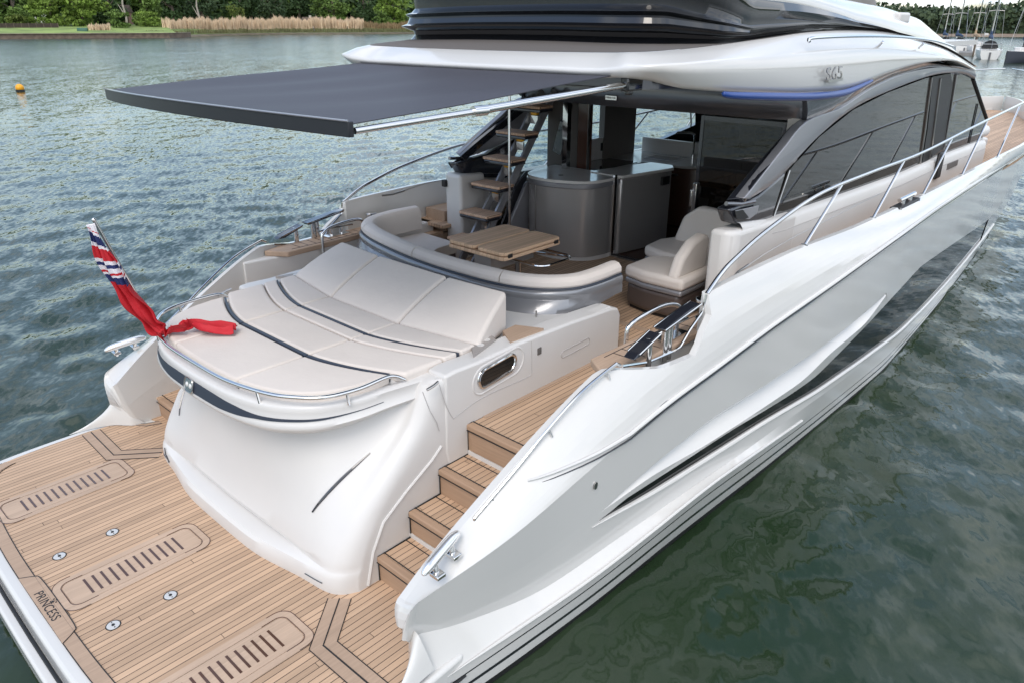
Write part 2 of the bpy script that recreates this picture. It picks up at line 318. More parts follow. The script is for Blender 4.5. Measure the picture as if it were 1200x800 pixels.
def water_mesh():      # one sheet of real wavelets round the yacht, flat towards the horizon
    rg = np.random.default_rng(11); cx_, cy_ = 4.5, .5
    rr = np.concatenate([1.0*1.0115**np.arange(0, 520), [480, 650, 900, 1400, 2200, 3500]])
    az = np.concatenate([np.arange(-92, 12, .27), np.arange(12, 268, 1.6)]); az = np.radians(az)
    Rg, A = np.meshgrid(rr, az, indexing='ij'); X = cx_+Rg*np.sin(A); Yv = cy_+Rg*np.cos(A); Z = np.zeros_like(X)
    step = np.maximum(Rg*.0115, Rg*np.where((A > -1.62) & (A < .22), .0047, .028)); wind = math.atan2(.73, -.68)
    gust = .75+.3*np.sin(X*.11+1.3*np.sin(Yv*.07))*np.sin(Yv*.09+.8); lee = np.interp(X, [-4, 5, 30], [1, .32, .42])
    for i in range(72):
        lam = math.exp(rg.uniform(math.log(.28), math.log(2.1))); th = wind+rg.normal(0, .95); k = 2*math.pi/lam; ph = rg.uniform(0, 6.28)
        fade = np.clip((lam/step-2.2)/2.2, 0, 1); am = .028*lam/(2*math.pi)*(lee if lam < 2 else 1)*gust
        wob = .9*np.sin(.23*X*math.cos(th+1.3)+.23*Yv*math.sin(th+1.3)+ph*1.7)
        p_ = k*(X*math.cos(th)+Yv*math.sin(th))+ph+wob; Z += am*fade*(np.sin(p_)+.18*np.sin(2*p_+.6))
    m_, n_ = X.shape; v = np.stack([X, Yv, Z], -1).reshape(-1, 3)
    ii, jj = np.meshgrid(np.arange(m_-1), np.arange(n_), indexing='ij'); j2 = (jj+1) % n_
    f = np.stack([ii*n_+jj, ii*n_+j2, (ii+1)*n_+j2, (ii+1)*n_+jj], -1).reshape(-1, 4)
    me = bpy.data.meshes.new('water'); me.vertices.add(len(v)); me.vertices.foreach_set('co', v.astype(np.float32).ravel()); me.loops.add(f.size); me.loops.foreach_set('vertex_index', f.astype(np.int32).ravel())
    me.polygons.add(len(f)); me.polygons.foreach_set('loop_start', np.arange(0, f.size, 4, dtype=np.int32)); me.polygons.foreach_set('use_smooth', np.ones(len(f), bool)); me.update(calc_edges=True); me.validate()
    o = bpy.data.objects.new('water', me); COL.objects.link(o); me.materials.append(water_mat()); return tag(o, kind='structure')
water_mesh()

# ================================================================== THE YACHT
yacht = thing('motor_yacht', 'large white motor yacht with teak decks and graphite cabin arches, filling the view', 'yacht')
Y_ = yacht
def fn(pts, sig=.22):      # list of (x,y,z) -> smooth functions x(y), z(y)
    a = np.array(sorted([tuple(p) for p in pts], key=lambda p: p[1]))
    if sig <= 0: return lambda y: np.interp(y, a[:, 1], a[:, 0]), lambda y: np.interp(y, a[:, 1], a[:, 2])
    g = np.arange(a[0, 1], a[-1, 1]+.02, .02); k = np.arange(-60, 61)*.02; outp = []
    for c in (0, 2):
        v = np.interp(g, a[:, 1], a[:, c]); n = len(k)//2; lo = 2*v[0]-v[1:n+1][::-1]; hi = 2*v[-1]-v[-n-1:-1][::-1]; vv = np.concatenate([lo, v, hi])
        w_ = np.exp(-.5*(k/sig)**2); w_ /= w_.sum(); sm_ = np.convolve(vv, w_, 'valid'); outp.append(sm_)
    return (lambda y: np.interp(y, g, outp[0])), (lambda y: np.interp(y, g, outp[1]))
Bc = lambda y: np.interp(y, [1.3, 2, 3.4, 6, 9, 12, 14, 16], [2.35, 2.55, 2.65, 2.75, 2.75, 2.65, 2.55, 2.4])
Bi = lambda y: np.interp(y, [1.4, 2, 3.4, 4.4, 6, 14], [2.25, 2.3, 2.42, 2.5, 2.55, 2.5])
Bl = lambda y: np.interp(y, [1.3, 2, 3, 4, 5.5, 8, 10, 13, 16], [2.38, 2.52, 2.66, 2.76, 2.82, 2.78, 2.68, 2.4, 1.95])
Bs = lambda y: Bl(y)-.10
def dens(px, k=5):      # extra points along a traced edge
    o = []
    for p, q in zip(px[:-1], px[1:]): o += [tuple(np.array(p)+(np.array(q)-np.array(p))*t/k) for t in range(k)]
    return o+[tuple(px[-1])]
wl = fn([(2.25, -.2, 0), (2.40, 1.2, 0)]+[tuple(UZ(*p, 0)) for p in dens([(560, 812), (620, 768), (700, 708), (779, 643), (890, 556), (968, 492), (1034, 436), (1089, 370), (1108, 346)])]+[(2.3, 15.4, 0), (2.08, 17.8, 0), (1.6, 20.5, 0), (.9, 23.4, 0), (.02, 25.8, 0)])
lipc = [tuple(UZ(*p)) for p in dens([(896, 492, .83), (955, 458, .72), (1007, 422, .55), (1052, 390, .36), (1083, 359, .2), (1108, 332, .16), (1130, 306, .2), (1155, 275, .3), (1166, 260, .4), (1185, 235, .55), (1200, 212, .7)])]
lipL = fn(lipc+[(1.3, 24.0, .95), (.4, 26.2, 1.1), (.02, 26.9, 1.2)])
fy = (6.4, 7.0, 7.6, 8.4, 9.2, 10, 11, 12, 13.2, 14.6, 16, 17.5, 19, 20.5, 22, 24, 25.5)
lw = lambda y, t, dz=0: (float(wl[0](y)*(1-t)+lipL[0](y)*t), y, float(lipL[1](y))*t+dz)
ridge = fn([(2.33, -.2, .33), (2.44, 1.2, .335)]+[tuple(US(*p, Bl)) for p in dens([(560, 768), (620, 728), (688, 682), (740, 642), (832, 568)])]+[lw(y, .5) for y in fy]+[(.02, 26.2, .6)])
sideb = fn([tuple(US(*p, Bs)) for p in dens([(490, 742), (510, 746), (560, 721), (620, 702), (660, 676), (710, 640), (780, 592), (870, 530)])]+[lw(y, .78) for y in fy]+[(.02, 26.6, .9)])
knuck = fn([tuple(US(*p, Bc)) for p in dens([(490, 705), (510, 690), (540, 672), (570, 652), (600, 630), (630, 605), (660, 578), (690, 550), (720, 527),
            (765, 488), (790, 468), (830, 440), (900, 387), (975, 335), (1040, 288), (1100, 245), (1150, 212), (1200, 180)])]+[(2.25, 19.8, 1.86), (1.5, 23.4, 1.93), (.6, 26.2, 2.0), (.02, 27.2, 2.02)])
gun = fn([tuple(US(*p, Bi)) for p in dens([(480, 700), (488, 682), (510, 650), (535, 625), (555, 600), (600, 548), (650, 492), (700, 440), (715, 432)])]+[tuple(US(*p, Bi)) for p in [(760, 425), (797, 409), (809, 388)]]
         + [(2.50, 4.462, 2.06), (2.505, 4.49, 2.225)]+[tuple(US(*p, Bi)) for p in dens([(880, 318), (935, 292), (1000, 268), (1060, 240), (1130, 205), (1200, 170)])]+[(2.36, 19.5, 2.13), (1.6, 23.2, 2.17), (.6, 26.2, 2.2), (.02, 27.3, 2.2)], 0)
gunS = fn([(float(gun[0](y)), y, float(gun[1](y))) for y in np.linspace(1.45, 3.17, 20)]+[(2.435, 3.6, 2.035), (2.468, 4.05, 2.14), (2.505, 4.49, 2.225)]+[(float(gun[0](y)), y, float(gun[1](y))) for y in np.linspace(4.6, 27.2, 70)])
def UU(px, py):      # bulwark face between knuckle and gunwale
    d = ray(px, py); x = 2.5
    for _ in range(90):
        p = CAM+d*(x-CAM[0])/d[0]; z0, z1 = knuck[1](p[1]), gunS[1](p[1]); t = np.clip((p[2]-z0)/(z1-z0+1e-9), -.1, 1); x = .6*x+.4*(knuck[0](p[1])*(1-t)+gunS[0](p[1])*t+.036*(1-(2*t-1)**2))
    return p
def HX(y, z):     # hull side between the lower flange and the knuckle
    z0, z1 = sideb[1](y), knuck[1](y); t = np.clip((z-z0)/(z1-z0+1e-9), 0, 1); return sideb[0](y)*(1-t)+knuck[0](y)*t
def UH(px, py):
    d = ray(px, py); x = 2.6
    for _ in range(80):
        p = CAM+d*(x-CAM[0])/d[0]; x = .6*x+.4*HX(p[1], p[2])
    return p
def frac_row(px):
    P = [UH(*p) for p in dens(px)]; P.sort(key=lambda p: p[1]); a = []
    for p in P:
        z0, z1 = sideb[1](p[1]), knuck[1](p[1]); a.append((p[1], np.clip((p[2]-z0)/(z1-z0), .01, .97)))
    a = np.array(a); g = np.arange(a[0, 0], a[-1, 0], .02); v = np.interp(g, a[:, 0], a[:, 1]); n = 15; vv = np.concatenate([2*v[0]-v[1:n+1][::-1], v, 2*v[-1]-v[-n-1:-1][::-1]]); w_ = np.exp(-.5*(np.arange(-n, n+1)*.02/.14)**2); v = np.convolve(vv, w_/w_.sum(), 'valid')
    return (lambda y: np.interp(y, g, v)), a[0, 0], a[-1, 0]
lipF, ls, le = frac_row([(694, 615), (760, 578), (896, 492), (955, 458), (1007, 422), (1052, 389), (1083, 359), (1108, 332), (1130, 306), (1155, 275), (1166, 260)])
gupF, gs, ge = frac_row([(696, 608), (760, 567), (857, 504), (922, 465), (955, 442), (987, 410), (1015, 382), (1072, 320), (1078, 313), (1114, 288), (1157, 259)])
srdF, _, sre = frac_row([(712, 594), (760, 558), (825, 520), (890, 478), (939, 445), (971, 413), (1013, 379), (1040, 344)])
supF, ss, se = frac_row([(712, 592), (760, 549), (792, 523), (841, 484), (890, 455), (955, 412), (994, 383), (1034, 349), (1042, 340)])
ys = np.concatenate([np.linspace(1.455, 1.9, 8), np.linspace(2.0, 4.3, 30), np.linspace(4.4, 4.6, 9), np.linspace(4.75, 9.5, 36), np.linspace(9.8, 27.2, 56)])
def hull_rows(s):
    rows = {}
    def rr(f): return [(s*float(f[0](y)), y, float(f[1](y))) for y in ys]
    W, G, S, K, U = rr(wl), rr(ridge), rr(sideb), rr(knuck), rr(gun)
    rows['keel'] = [(p[0]*.8, p[1], -.7) for p in W]; rows['wl'] = W
    mixr = lambda a, b, t: [tuple(np.array(p)*(1-t)+np.array(q)*t) for p, q in zip(a, b)]
    for i, t in enumerate((.15, .38, .47, .73, .77)): rows['b%d' % i] = mixr(W, G, t)
    rows['ridge'] = G; rows['side'] = S
    lip, gup, srd, smd, sup = [], [], [], [], []
    for k, y in enumerate(ys):
        t1 = float(lipF(y)); t2 = max(float(gupF(y)), t1+.004); t2 = t1+(t2-t1)*float(np.clip((y-gs)/.35, .06, 1)); t4 = float(supF(y)); t4 = max(t4, t2+.02); t3 = min(max(float(srdF(y)), t2+.008), t4-.006)
        if y > sre: t3 = t2+.008; t4 = t2+.016
        for lst, t in ((lip, t1), (gup, t2), (srd, t3), (sup, t4)): lst.append(tuple(np.array(S[k])*(1-t)+np.array(K[k])*t))
        dep = .09*max(0, math.sin(math.pi*np.clip((y-ss)/(se-ss), 0, 1)))**.7
        a = (np.array(srd[-1])+np.array(sup[-1]))/2*1.0; a[0] -= s*dep; smd.append(tuple(a))
        b = np.array(srd[-1]); b[0] += s*.02*min(1, dep*14); srd[-1] = tuple(b)
    rows['lip'], rows['gup'], rows['srd'], rows['smd'], rows['sup'] = lip, gup, srd, smd, sup
    rows['knuck'] = K
    V = rr(gunS); f_ = lambda p, q, t: (p[0]+(q[0]-p[0])*t+s*.036*(1-(2*t-1)**2), p[1], p[2]+(q[2]-p[2])*t)
    tg = [1.0 if (y < 3.18 or y > 4.6) else float(np.clip((u[2]-p[2])/(q[2]-p[2]+1e-9), .02, 1)) for y, p, q, u in zip(ys, K, V, U)]
    for nm, t in (('u1', .08), ('u2', .18), ('u3', .29), ('u4', .40), ('u5', .51), ('u6', .62), ('u7', .73), ('u8', .83), ('u9', .92), ('gun', 1.0)): rows[nm] = [f_(p, q, min(t, tt-.02*(1-t))) for p, q, tt in zip(K, V, tg)]
    U = rows['gun']
    rows['gin'] = [(p[0]-s*min(.055, abs(p[0])*.9), p[1], p[2]) for p in U]
    zf = np.interp(ys, [1.45, 1.85, 3.0, 3.05, 5.5, 5.6], [.40, .40, .40, SOLE-.02, SOLE-.02, 1.80])
    wq = np.clip((2.0-ys)/.545, 0, 1)**1.3
    rows['inm'] = [(p[0]-s*min(.072, abs(p[0])*.94)-s*.0*q, p[1]+.05*q, p[2]*.5+min(z, p[2])*.5) for p, z, q in zip(U, zf, wq)]
    rows['floor'] = [(p[0]-s*min(.075, abs(p[0])*.95)-s*.0*q, p[1]+.14*q, min(z, p[2])) for p, z, q in zip(U, zf, wq)]
    return rows
hb, gl = MB(), MB(); tips = []
for s in (1, -1):
    r = hull_rows(s); o = ['keel', 'wl', 'b0', 'b1', 'b2', 'b3', 'b4', 'ridge', 'side', 'lip', 'gup', 'srd', 'smd', 'sup', 'knuck', 'u1', 'u2', 'u3', 'u4', 'u5', 'u6', 'u7', 'u8', 'u9', 'gun', 'gin', 'inm', 'floor']
    mi = {'keel': 1, 'wl': 1, 'b1': 2, 'b3': 2}
    for a, b in zip(o[:-1], o[1:]):
        if a == 'lip':
            k0 = int(np.searchsorted(ys, gs)); k1 = int(np.searchsorted(ys, ge))
            hb.loft([r[a][:k0+1], r[b][:k0+1]]); hb.loft([r[a][k1:], r[b][k1:]])
            ga = [(p[0]-s*.012, p[1], p[2]) for p in r[a][k0:k1+1]]; gb = [(p[0]-s*.012, p[1], p[2]) for p in r[b][k0:k1+1]]
            gl.panel([ga, gb], (-s*.02, 0, 0)); hb.loft([r[a][k0:k1+1], ga]); hb.loft([gb, r[b][k0:k1+1]])
        else: hb.loft([r[a], r[b]], mi.get(a, 0))
    # rounded aft nose of the bulwark wing
    ring = [r[k][0] for k in ['side', 'lip', 'gup', 'srd', 'smd', 'sup', 'knuck', 'u3', 'u5', 'u7', 'u9', 'gun', 'gin', 'inm', 'floor']]
    c = np.mean([np.array(p) for p in ring], axis=0); prev = ring
    xs_ = [p[0] for p in ring]; c[0] = (min(xs_)+max(xs_))/2; zs_ = [p[2] for p in ring]; c[2] = (min(zs_)+max(zs_))/2; tipm = MB(); prev = [p for p in ring]
    for sc, dy in ((.975, -.016), (.91, -.036), (.80, -.054), (.62, -.068), (.35, -.076)):
        cur = [tuple(c+(np.array(p)-c)*np.array([sc, 1, sc])+np.array([0, dy, 0])) for p in ring]; tipm.loft([prev, cur], closed=True); prev = cur
    tipm.add(prev, [tuple(range(len(prev)))]); tips.append(tipm)
hull = hb.build('hull', [white, blackm, graphite_d], Y_, smooth=34, normals=False)
gl.build('hull_window', glassh, Y_, smooth=40)
for tm in tips: tm.build('wing_tip', white, hull, smooth=75)
# rub rail, lip moulding and fine trim lines along the hull
rub, trim, lipm, stripe = MB(), MB(), MB(), MB()
for s in (1, -1):
    ry = [y for y in ys if y > 2.24 and y < 27]
    start = [(s*2.56, 2.2, 1.55), (s*2.60, 2.5, 1.50)]
    path = []
    for y in np.concatenate([[2.22, 2.35, 2.5, 2.7, 2.9, 3.1], [y for y in ry if y > 3.2]]):
        if y < 3.2: continue
        else: x, z = knuck[0](y)+.006, knuck[1](y)+.012
        path.append((s*float(x), y, float(z)))
    hd = [UU(*p) for p in [(618, 564), (630, 561), (645, 556), (660, 550), (680, 541.5), (700, 532), (716, 523)]]; path = [(s*(p[0]+.006), p[1], p[2]) for p in hd if p[1] < 3.15]+path
    k = np.minimum(1, np.linspace(.3, 8, len(path)))
    rub.tube([(p[0], p[1], p[2]+.014) for p in path], list(.020*k), 8)
    trim.tube([(p[0]+s*.010, p[1], p[2]-.022) for p in path], list(.009*k), 6)
    lp = []; 
    for y in ys:
        if ls-.05 < y < le:
            t = float(lipF(y)); lp.append((s*float(sideb[0](y)*(1-t)+knuck[0](y)*t+.004), y, float(sideb[1](y)*(1-t)+knuck[1](y)*t)-.016))
    lipm.tube(lp, list(.021*np.clip(np.linspace(.15, 6, len(lp)), 0, 1)), 8)
    rg = [(s*float(ridge[0](y)+.004), y, float(ridge[1](y))+.008) for y in np.concatenate([np.linspace(1.5, 1.9, 6), ys[ys > 1.95]]) if y < 6.4]
    lipm.tube(rg, list(.014*np.clip(np.linspace(-.1, 9, len(rg)), .1, 1)), 8)
    cl = []
    for y in np.linspace(3.5, 4.75, 12):       # seam line of the quarter panel, rising forward from the rub rail
        t = np.interp(y, [3.5, 4.75], [.06, .40]); cl.append((s*float(knuck[0](y)*(1-t)+gun[0](y)*t+.0165), y, float(knuck[1](y)*(1-t)+gun[1](y)*t)+.008))
    trim.tube(cl, .0035, 5)
for s in (1, -1):      # hollow fillet where the wing meets the platform
    P0 = spline([(s*2.478, 1.0, PZ+.004), (s*2.425, 1.22, PZ+.008), (s*2.34, 1.38, PZ+.012), (s*2.235, 1.47, PZ+.012), (s*2.185, 1.52, PZ+.012), (s*2.165, 1.62, PZ+.008)], 24)
    P1 = spline([(s*2.45, 1.50, .46), (s*2.40, 1.47, .64), (s*2.36, 1.45, .74), (s*2.28, 1.47, .70), (s*2.215, 1.53, .58), (s*2.18, 1.62, .43)], 24)
    m = MB(); rws = []
    for t in np.linspace(0, 1, 9): u = t**1.9; rws.append([(p[0]+(q[0]-p[0])*u, p[1]+(q[1]-p[1])*u, p[2]+(q[2]-p[2])*t) for p, q in zip(P0, P1)])
    m.loft(rws); m.build('wing_fillet', white, hull, smooth=80, normals=False)
rub.build('rub_rail', white, Y_); trim.build('trim_line', graphite_d, Y_); lipm.build('hull_moulding', white, Y_)
dr = MB(); p = UH(697, 568); dr.cyl((0, 0, 0), .02, .012, 12)
dr.v = [(p[0]+v[2], p[1]+v[0], p[2]+v[1]*1.5) for v in dr.v]; dr.build('drain_outlet', steel, Y_)

# ------------------------------------------------------------------ swim platform
half = [(0, -.10), (.9, -.09), (1.7, -.04), (2.2, .06), (2.40, .20), (2.47, .45), (2.49, 1.0), (2.47, 1.75)]
pf = spline([(p[0], p[1], 0) for p in half], 40)
outl = mirror(pf)
plat = MB(); poly = [(p[0], p[1]) for p in outl]; plat.prism(poly, .25, PZ)
platform = plat.build('swim_platform', white, Y_, bevel=.028)
fd = MB(); fo = [(p[0]*1.012, p[1]-.085) for p in poly]; fd.prism(fo, .10, .238); fd.build('platform_fender', white, platform, bevel=.02)
fg = MB(); fg.prism([(p[0]*.99, p[1]+.02) for p in poly], .02, .30); fg.build('platform_seam', blackm, platform)
fl_ = MB(); fl_.tube([(p[0]*1.004, p[1]-.014, .246) for p in poly], .013, 6); fl_.build('platform_line', blackm, platform)
tr = MB(); tr.box((-2.2, .6, -.6), (2.2, 2.0, .30)); tr.build('transom', blackm, Y_)  # inner hull block coloured black to give the shaded void below the platform
ti = [(p[0]*.965, p[1]+.085) for p in poly]
tk = MB()
notch = [(2.35, 1.25), (2.19, 1.38), (2.17, 1.62)]
tko = [p for p in ti if p[1] < 1.22 and p[0] > 0]+[tuple(UZ(*p, PZ)[:2]) for p in [(493, 783), (487, 752), (497, 735)]]+[(2.2, 1.70), (2.2, 2.0)]
tko = [(0, ti[len(ti)//2][1])]+tko+[(0, 2.0)]
tkm = tko+[(-p[0], p[1]) for p in tko[::-1] if p[0] > 0]
tk.prism(tkm, PZ-.02, PZ+.006); tk.build('platform_teak', teakd, platform, smooth=None)
# margin boards (a few mm proud): aft edge, logo board, lift joint
def strip(mb, pts, wdt, z0, z1):      # board following a polyline in plan
    P = [np.array(p[:2], float) for p in pts]; L, Rr = [], []
    for i, p in enumerate(P):
        t0 = P[i]-P[i-1] if i else P[1]-P[0]; t1 = P[i+1]-P[i] if i < len(P)-1 else P[-1]-P[-2]
        t0 = t0/np.linalg.norm(t0); t1 = t1/np.linalg.norm(t1); n0 = np.array([-t0[1], t0[0]]); n1 = np.array([-t1[1], t1[0]])
        m = n0+n1; m = m/np.linalg.norm(m); m = m/max(.35, m@n0); L.append(p+m*wdt/2); Rr.append(p-m*wdt/2)
    mb.prism([tuple(q) for q in L]+[tuple(q) for q in Rr[::-1]], z0, z1)
def seam(mb, pts, z, r=.0035, closed=False): mb.tube([(p[0], p[1], z) for p in pts], r, 5, closed=closed)
def oline(pts, d):
    P = [np.array(p[:2], float) for p in pts]; o = []
    for i, p in enumerate(P):
        t0 = P[i]-P[i-1] if i else P[1]-P[0]; t1 = P[i+1]-P[i] if i < len(P)-1 else P[-1]-P[-2]; t0 = t0/np.linalg.norm(t0); t1 = t1/np.linalg.norm(t1); n0 = np.array([-t0[1], t0[0]]); n1 = np.array([-t1[1], t1[0]]); m = n0+n1; m = m/np.linalg.norm(m); o.append(tuple(p+m*d/max(.35, m@n0)))
    return o
mg, sm = MB(), MB()
aft = [p for p in ti if p[1] < .42]
strip(mg, [(p[0]*.985, p[1]+.045) for p in aft], .09, PZ, PZ+.010); seam(sm, [(p[0]*.965, p[1]+.09) for p in aft], PZ+.010); seam(sm, [(p[0], p[1]) for p in aft], PZ+.009)
lb = spline([(-.46, -.01), (-.40, .075), (-.34, .10), (0, .105), (.34, .10), (.40, .075), (.46, -.01)], 30); lb = [(p[0], p[1]) for p in [(a[0], a[1], 0) for a in lb]]
mg.prism([(-.46, -.015)]+lb[1:-1]+[(.46, -.015)], PZ, PZ+.013); seam(sm, lb, PZ+.013)
jl = [tuple(UZ(*p, PZ)[:2]) for p in [(398, 702), (379, 757), (432, 802)]]; jl.append((2.36, jl[2][1]+(jl[2][1]-jl[1][1])*(2.36-jl[2][0])/(jl[2][0]-jl[1][0])))
for s in (1, -1):
    J = [(s*p[0], p[1]) for p in jl]
    for off in (-.042, .042): strip(mg, oline(J, off), .076, PZ, PZ+.010)
    for off in (-.084, 0, .084): seam(sm, oline(J, off), PZ+.010, .006 if off == 0 else .0035)
    E = [tuple(UZ(*p, PZ)[:2]) for p in [(495, 783), (489, 752), (500, 733)]]; E = [(s*p[0]-s*.05, p[1]) for p in E]
    strip(mg, E, .06, PZ, PZ+.010); seam(sm, [(p[0]-s*.032, p[1]) for p in E], PZ+.010); seam(sm, [(p[0]+s*.032, p[1]) for p in E], PZ+.010)
mg.build('margin_board', teakp, platform, smooth=None); sm.build('caulk_seam', blackm, platform)
for xc in (-1.455, 0, 1.455):      # three slatted louvres
    fr, sl = MB(), MB()
    y0, y1, hw = .16, 1.12, .155
    def rr(g, n=6, c=.10):
        pts = []
        for cx_, cy_, a0 in ((xc+hw+g-c, y1+g-c, 0), (xc-hw-g+c, y1+g-c, 90), (xc-hw-g+c, y0-g+c, 180), (xc+hw+g-c, y0-g+c, 270)):
            for k in range(n+1): a = R(a0+90*k/n); pts.append((cx_+c*math.cos(a), cy_+c*math.sin(a)))
        return pts
    fr.prism(rr(-.005, c=.06), PZ, PZ+.011); lv = fr.build('louvre', teaklt, platform, smooth=None)
    fr2 = MB(); a, b = rr(.055), rr(0, c=.065)
    fr2.loft([[(p[0], p[1], PZ+.004) for p in a], [(p[0], p[1], PZ+.012) for p in a], [(p[0], p[1], PZ+.012) for p in b], [(p[0], p[1], PZ+.004) for p in b]], closed=True)
    fr2.build('louvre_frame', teaklt, lv, smooth=None)
    for k in range(12):
        yy = y0+.15+k*(y1-y0-.30)/11; sl.box((xc-.10, yy-.0085, PZ+.005), (xc+.10, yy+.0085, PZ+.0135))
    o_, i_ = rr(.055), rr(.003, c=.065)
    for h in (0, 1): A1 = o_[14*h:14*h+14]; B1 = i_[14*h:14*h+14]; e = -.05 if h == 0 else .05; seam(sl, [(A1[0][0]-(.04 if h == 0 else -.04)*0, A1[0][1]+e)]+A1+[(A1[-1][0], A1[-1][1]+e)], PZ+.0125, .003); seam(sl, [(B1[0][0], B1[0][1]+e*2)]+B1+[(B1[-1][0], B1[-1][1]+e*2)], PZ+.0125, .003)
    sl.build('louvre_slot', wooddark, lv)
for px, py in ((132, 624), (70, 652), (200, 698), (133, 733)):
    q = UZ(px, py, PZ); m = MB(); m.cyl((q[0], q[1], PZ), .043, .011, 24); st = m.build('deck_socket', MATS.get('socket_plate') or pm('socket_plate', (.62, .61, .59), .35, metal=.3), platform, bevel=.003)
    m = MB(); m.cyl((q[0], q[1], PZ+.009), .011, .006, 12); m.cyl((q[0]+.028, q[1], PZ+.009), .004, .005, 8); m.cyl((q[0]-.028, q[1], PZ+.009), .004, .005, 8); m.build('socket_hole', blackm, st)
    m = MB(); m.tube([(q[0]+.046*math.cos(a), q[1]+.046*math.sin(a), PZ+.008) for a in np.linspace(0, 2*math.pi, 24, endpoint=False)], .004, 5, closed=True); m.build('socket_ring', blackm, st)
q0, q1 = UZ(46, 699, PZ), UZ(65, 723, PZ)
text_mesh('platform_lettering', 'PRINCESS', .088, blackm, platform, frame(((q0[0]+q1[0])/2, (q0[1]+q1[1])/2, PZ+.0135), (1, 0, 0), (0, 1, 0)), .0015, spacing=1.06)
m = MB(); q = UZ(62.5, 706, PZ)
for dx, dy, w_ in ((0, 0, .018), (-.022, .014, .010), (.022, .014, .010), (0, .024, .010), (-.012, -.012, .008), (.012, -.012, .008)): m.box((q[0]+dx-w_/2, q[1]+dy-w_/2, PZ+.012), (q[0]+dx+w_/2, q[1]+dy+w_/2, PZ+.0155), 0, R(45))
m.build('crest_mark', blackm, platform)

# ------------------------------------------------------------------ boarding steps, both sides
tops = [.637, .868, 1.090, SOLE]; fronts = [1.797, 2.110, 2.420, 2.727]
fl = fn([(2.235, 1.5, 0), (2.28, 2.0, 0), (2.40, 3.4, 0), (2.42, 4.0, 0)])
for s in (1, -1):
    xi = 1.502
    for i, (zt, yf) in enumerate(zip(tops, fronts)):
        zb = PZ if i == 0 else tops[i-1]; yb = fronts[i+1]+.02 if i < 3 else 2.78
        m = MB(); m.prism([(s*xi, yf+.012), (s*float(fl[0](yf)), yf+.012), (s*float(fl[0](yb)), yb), (s*xi, yb)], zb-.05, zt-.032)
        st = m.build('step', teakpx, Y_, smooth=None)
        m = MB(); m.prism([(s*xi, yf), (s*float(fl[0](yf)), yf), (s*float(fl[0](yb)), yb), (s*xi, yb)], zt-.03, zt); m.build('tread', teakd, st, smooth=None, bevel=.008)
        m = MB(); m.box((s*1.83-.331, yf-.006, zt-.045), (s*1.83+.331+(.1 if s > 0 else 0), yf+.062, zt+.004)); m.v = [(min(max(v[0], s*xi if s > 0 else -float(fl[0](yf))), float(fl[0](yf)) if s > 0 else -xi), v[1], v[2]) for v in m.v]
        m.build('nosing', teakpx, st, bevel=.012)
        sg = MB(); X0, X1 = s*xi, s*float(fl[0](yf))
        sg.tube([(X0, yf+.065, zt+.0035), (X1, yf+.065, zt+.0035)], .0045, 5); sg.tube([(X0, yf-.004, zt-.047), (X1, yf-.004, zt-.047)], .004, 5)
        sg.tube([(X0+s*.004, yf+.006, zb), (X0+s*.004, yf+.006, zt), (X0+s*.004, yb, zt+.004)], .005, 5)
        if i < 3: sg.tube([(X0, fronts[i+1]-.045, zt+.002), (s*float(fl[0](yb)), fronts[i+1]-.045, zt+.002)], .004, 5)
        sg.build('caulk', blackm, st)
        if i in (1, 3):
            m = MB(); m.box((min(X0+s*.05, s*(abs(X1)-.02)), yf+.004, zb+.045), (max(X0+s*.05, s*(abs(X1)-.02)), yf+.016, zt-.06)); m.build('drawer_front', teakpx, st)
            m = MB(); m.box((min(X0, X1), yf+.002, zb-.002), (max(X0, X1), yf+.03, zb+.035)); m.build('toe_strip', white2, st)

# ------------------------------------------------------------------ cockpit sole and the moulded island under the sun pad and sofa
m = MB(); sp = [(2.38, 2.782), (2.42, 4.4), (2.45, 5.7), (1.98, 5.75), (1.98, 7.26)]
m.prism([(-1.49, 2.782)]+[(-1.49, 4.7), (1.49, 4.7), (1.49, 2.782)]+sp+[(-p[0], p[1]) for p in sp[::-1]], SOLE-.06, SOLE); m.build('cockpit_sole', teakd, Y_, smooth=None)
kp = MB()
for yy in (5.30, 6.55): strip(kp, [(-.2, yy), (1.6, yy)], .09, SOLE, SOLE+.005)
strip(kp, [(.35, 4.9), (.35, 7.15)], .08, SOLE, SOLE+.007); strip(kp, [(1.52, 2.9), (1.52, 4.75), (1.40, 4.95)], .05, SOLE, SOLE+.005)
kp.build('king_plank', teakp, Y_, smooth=None)
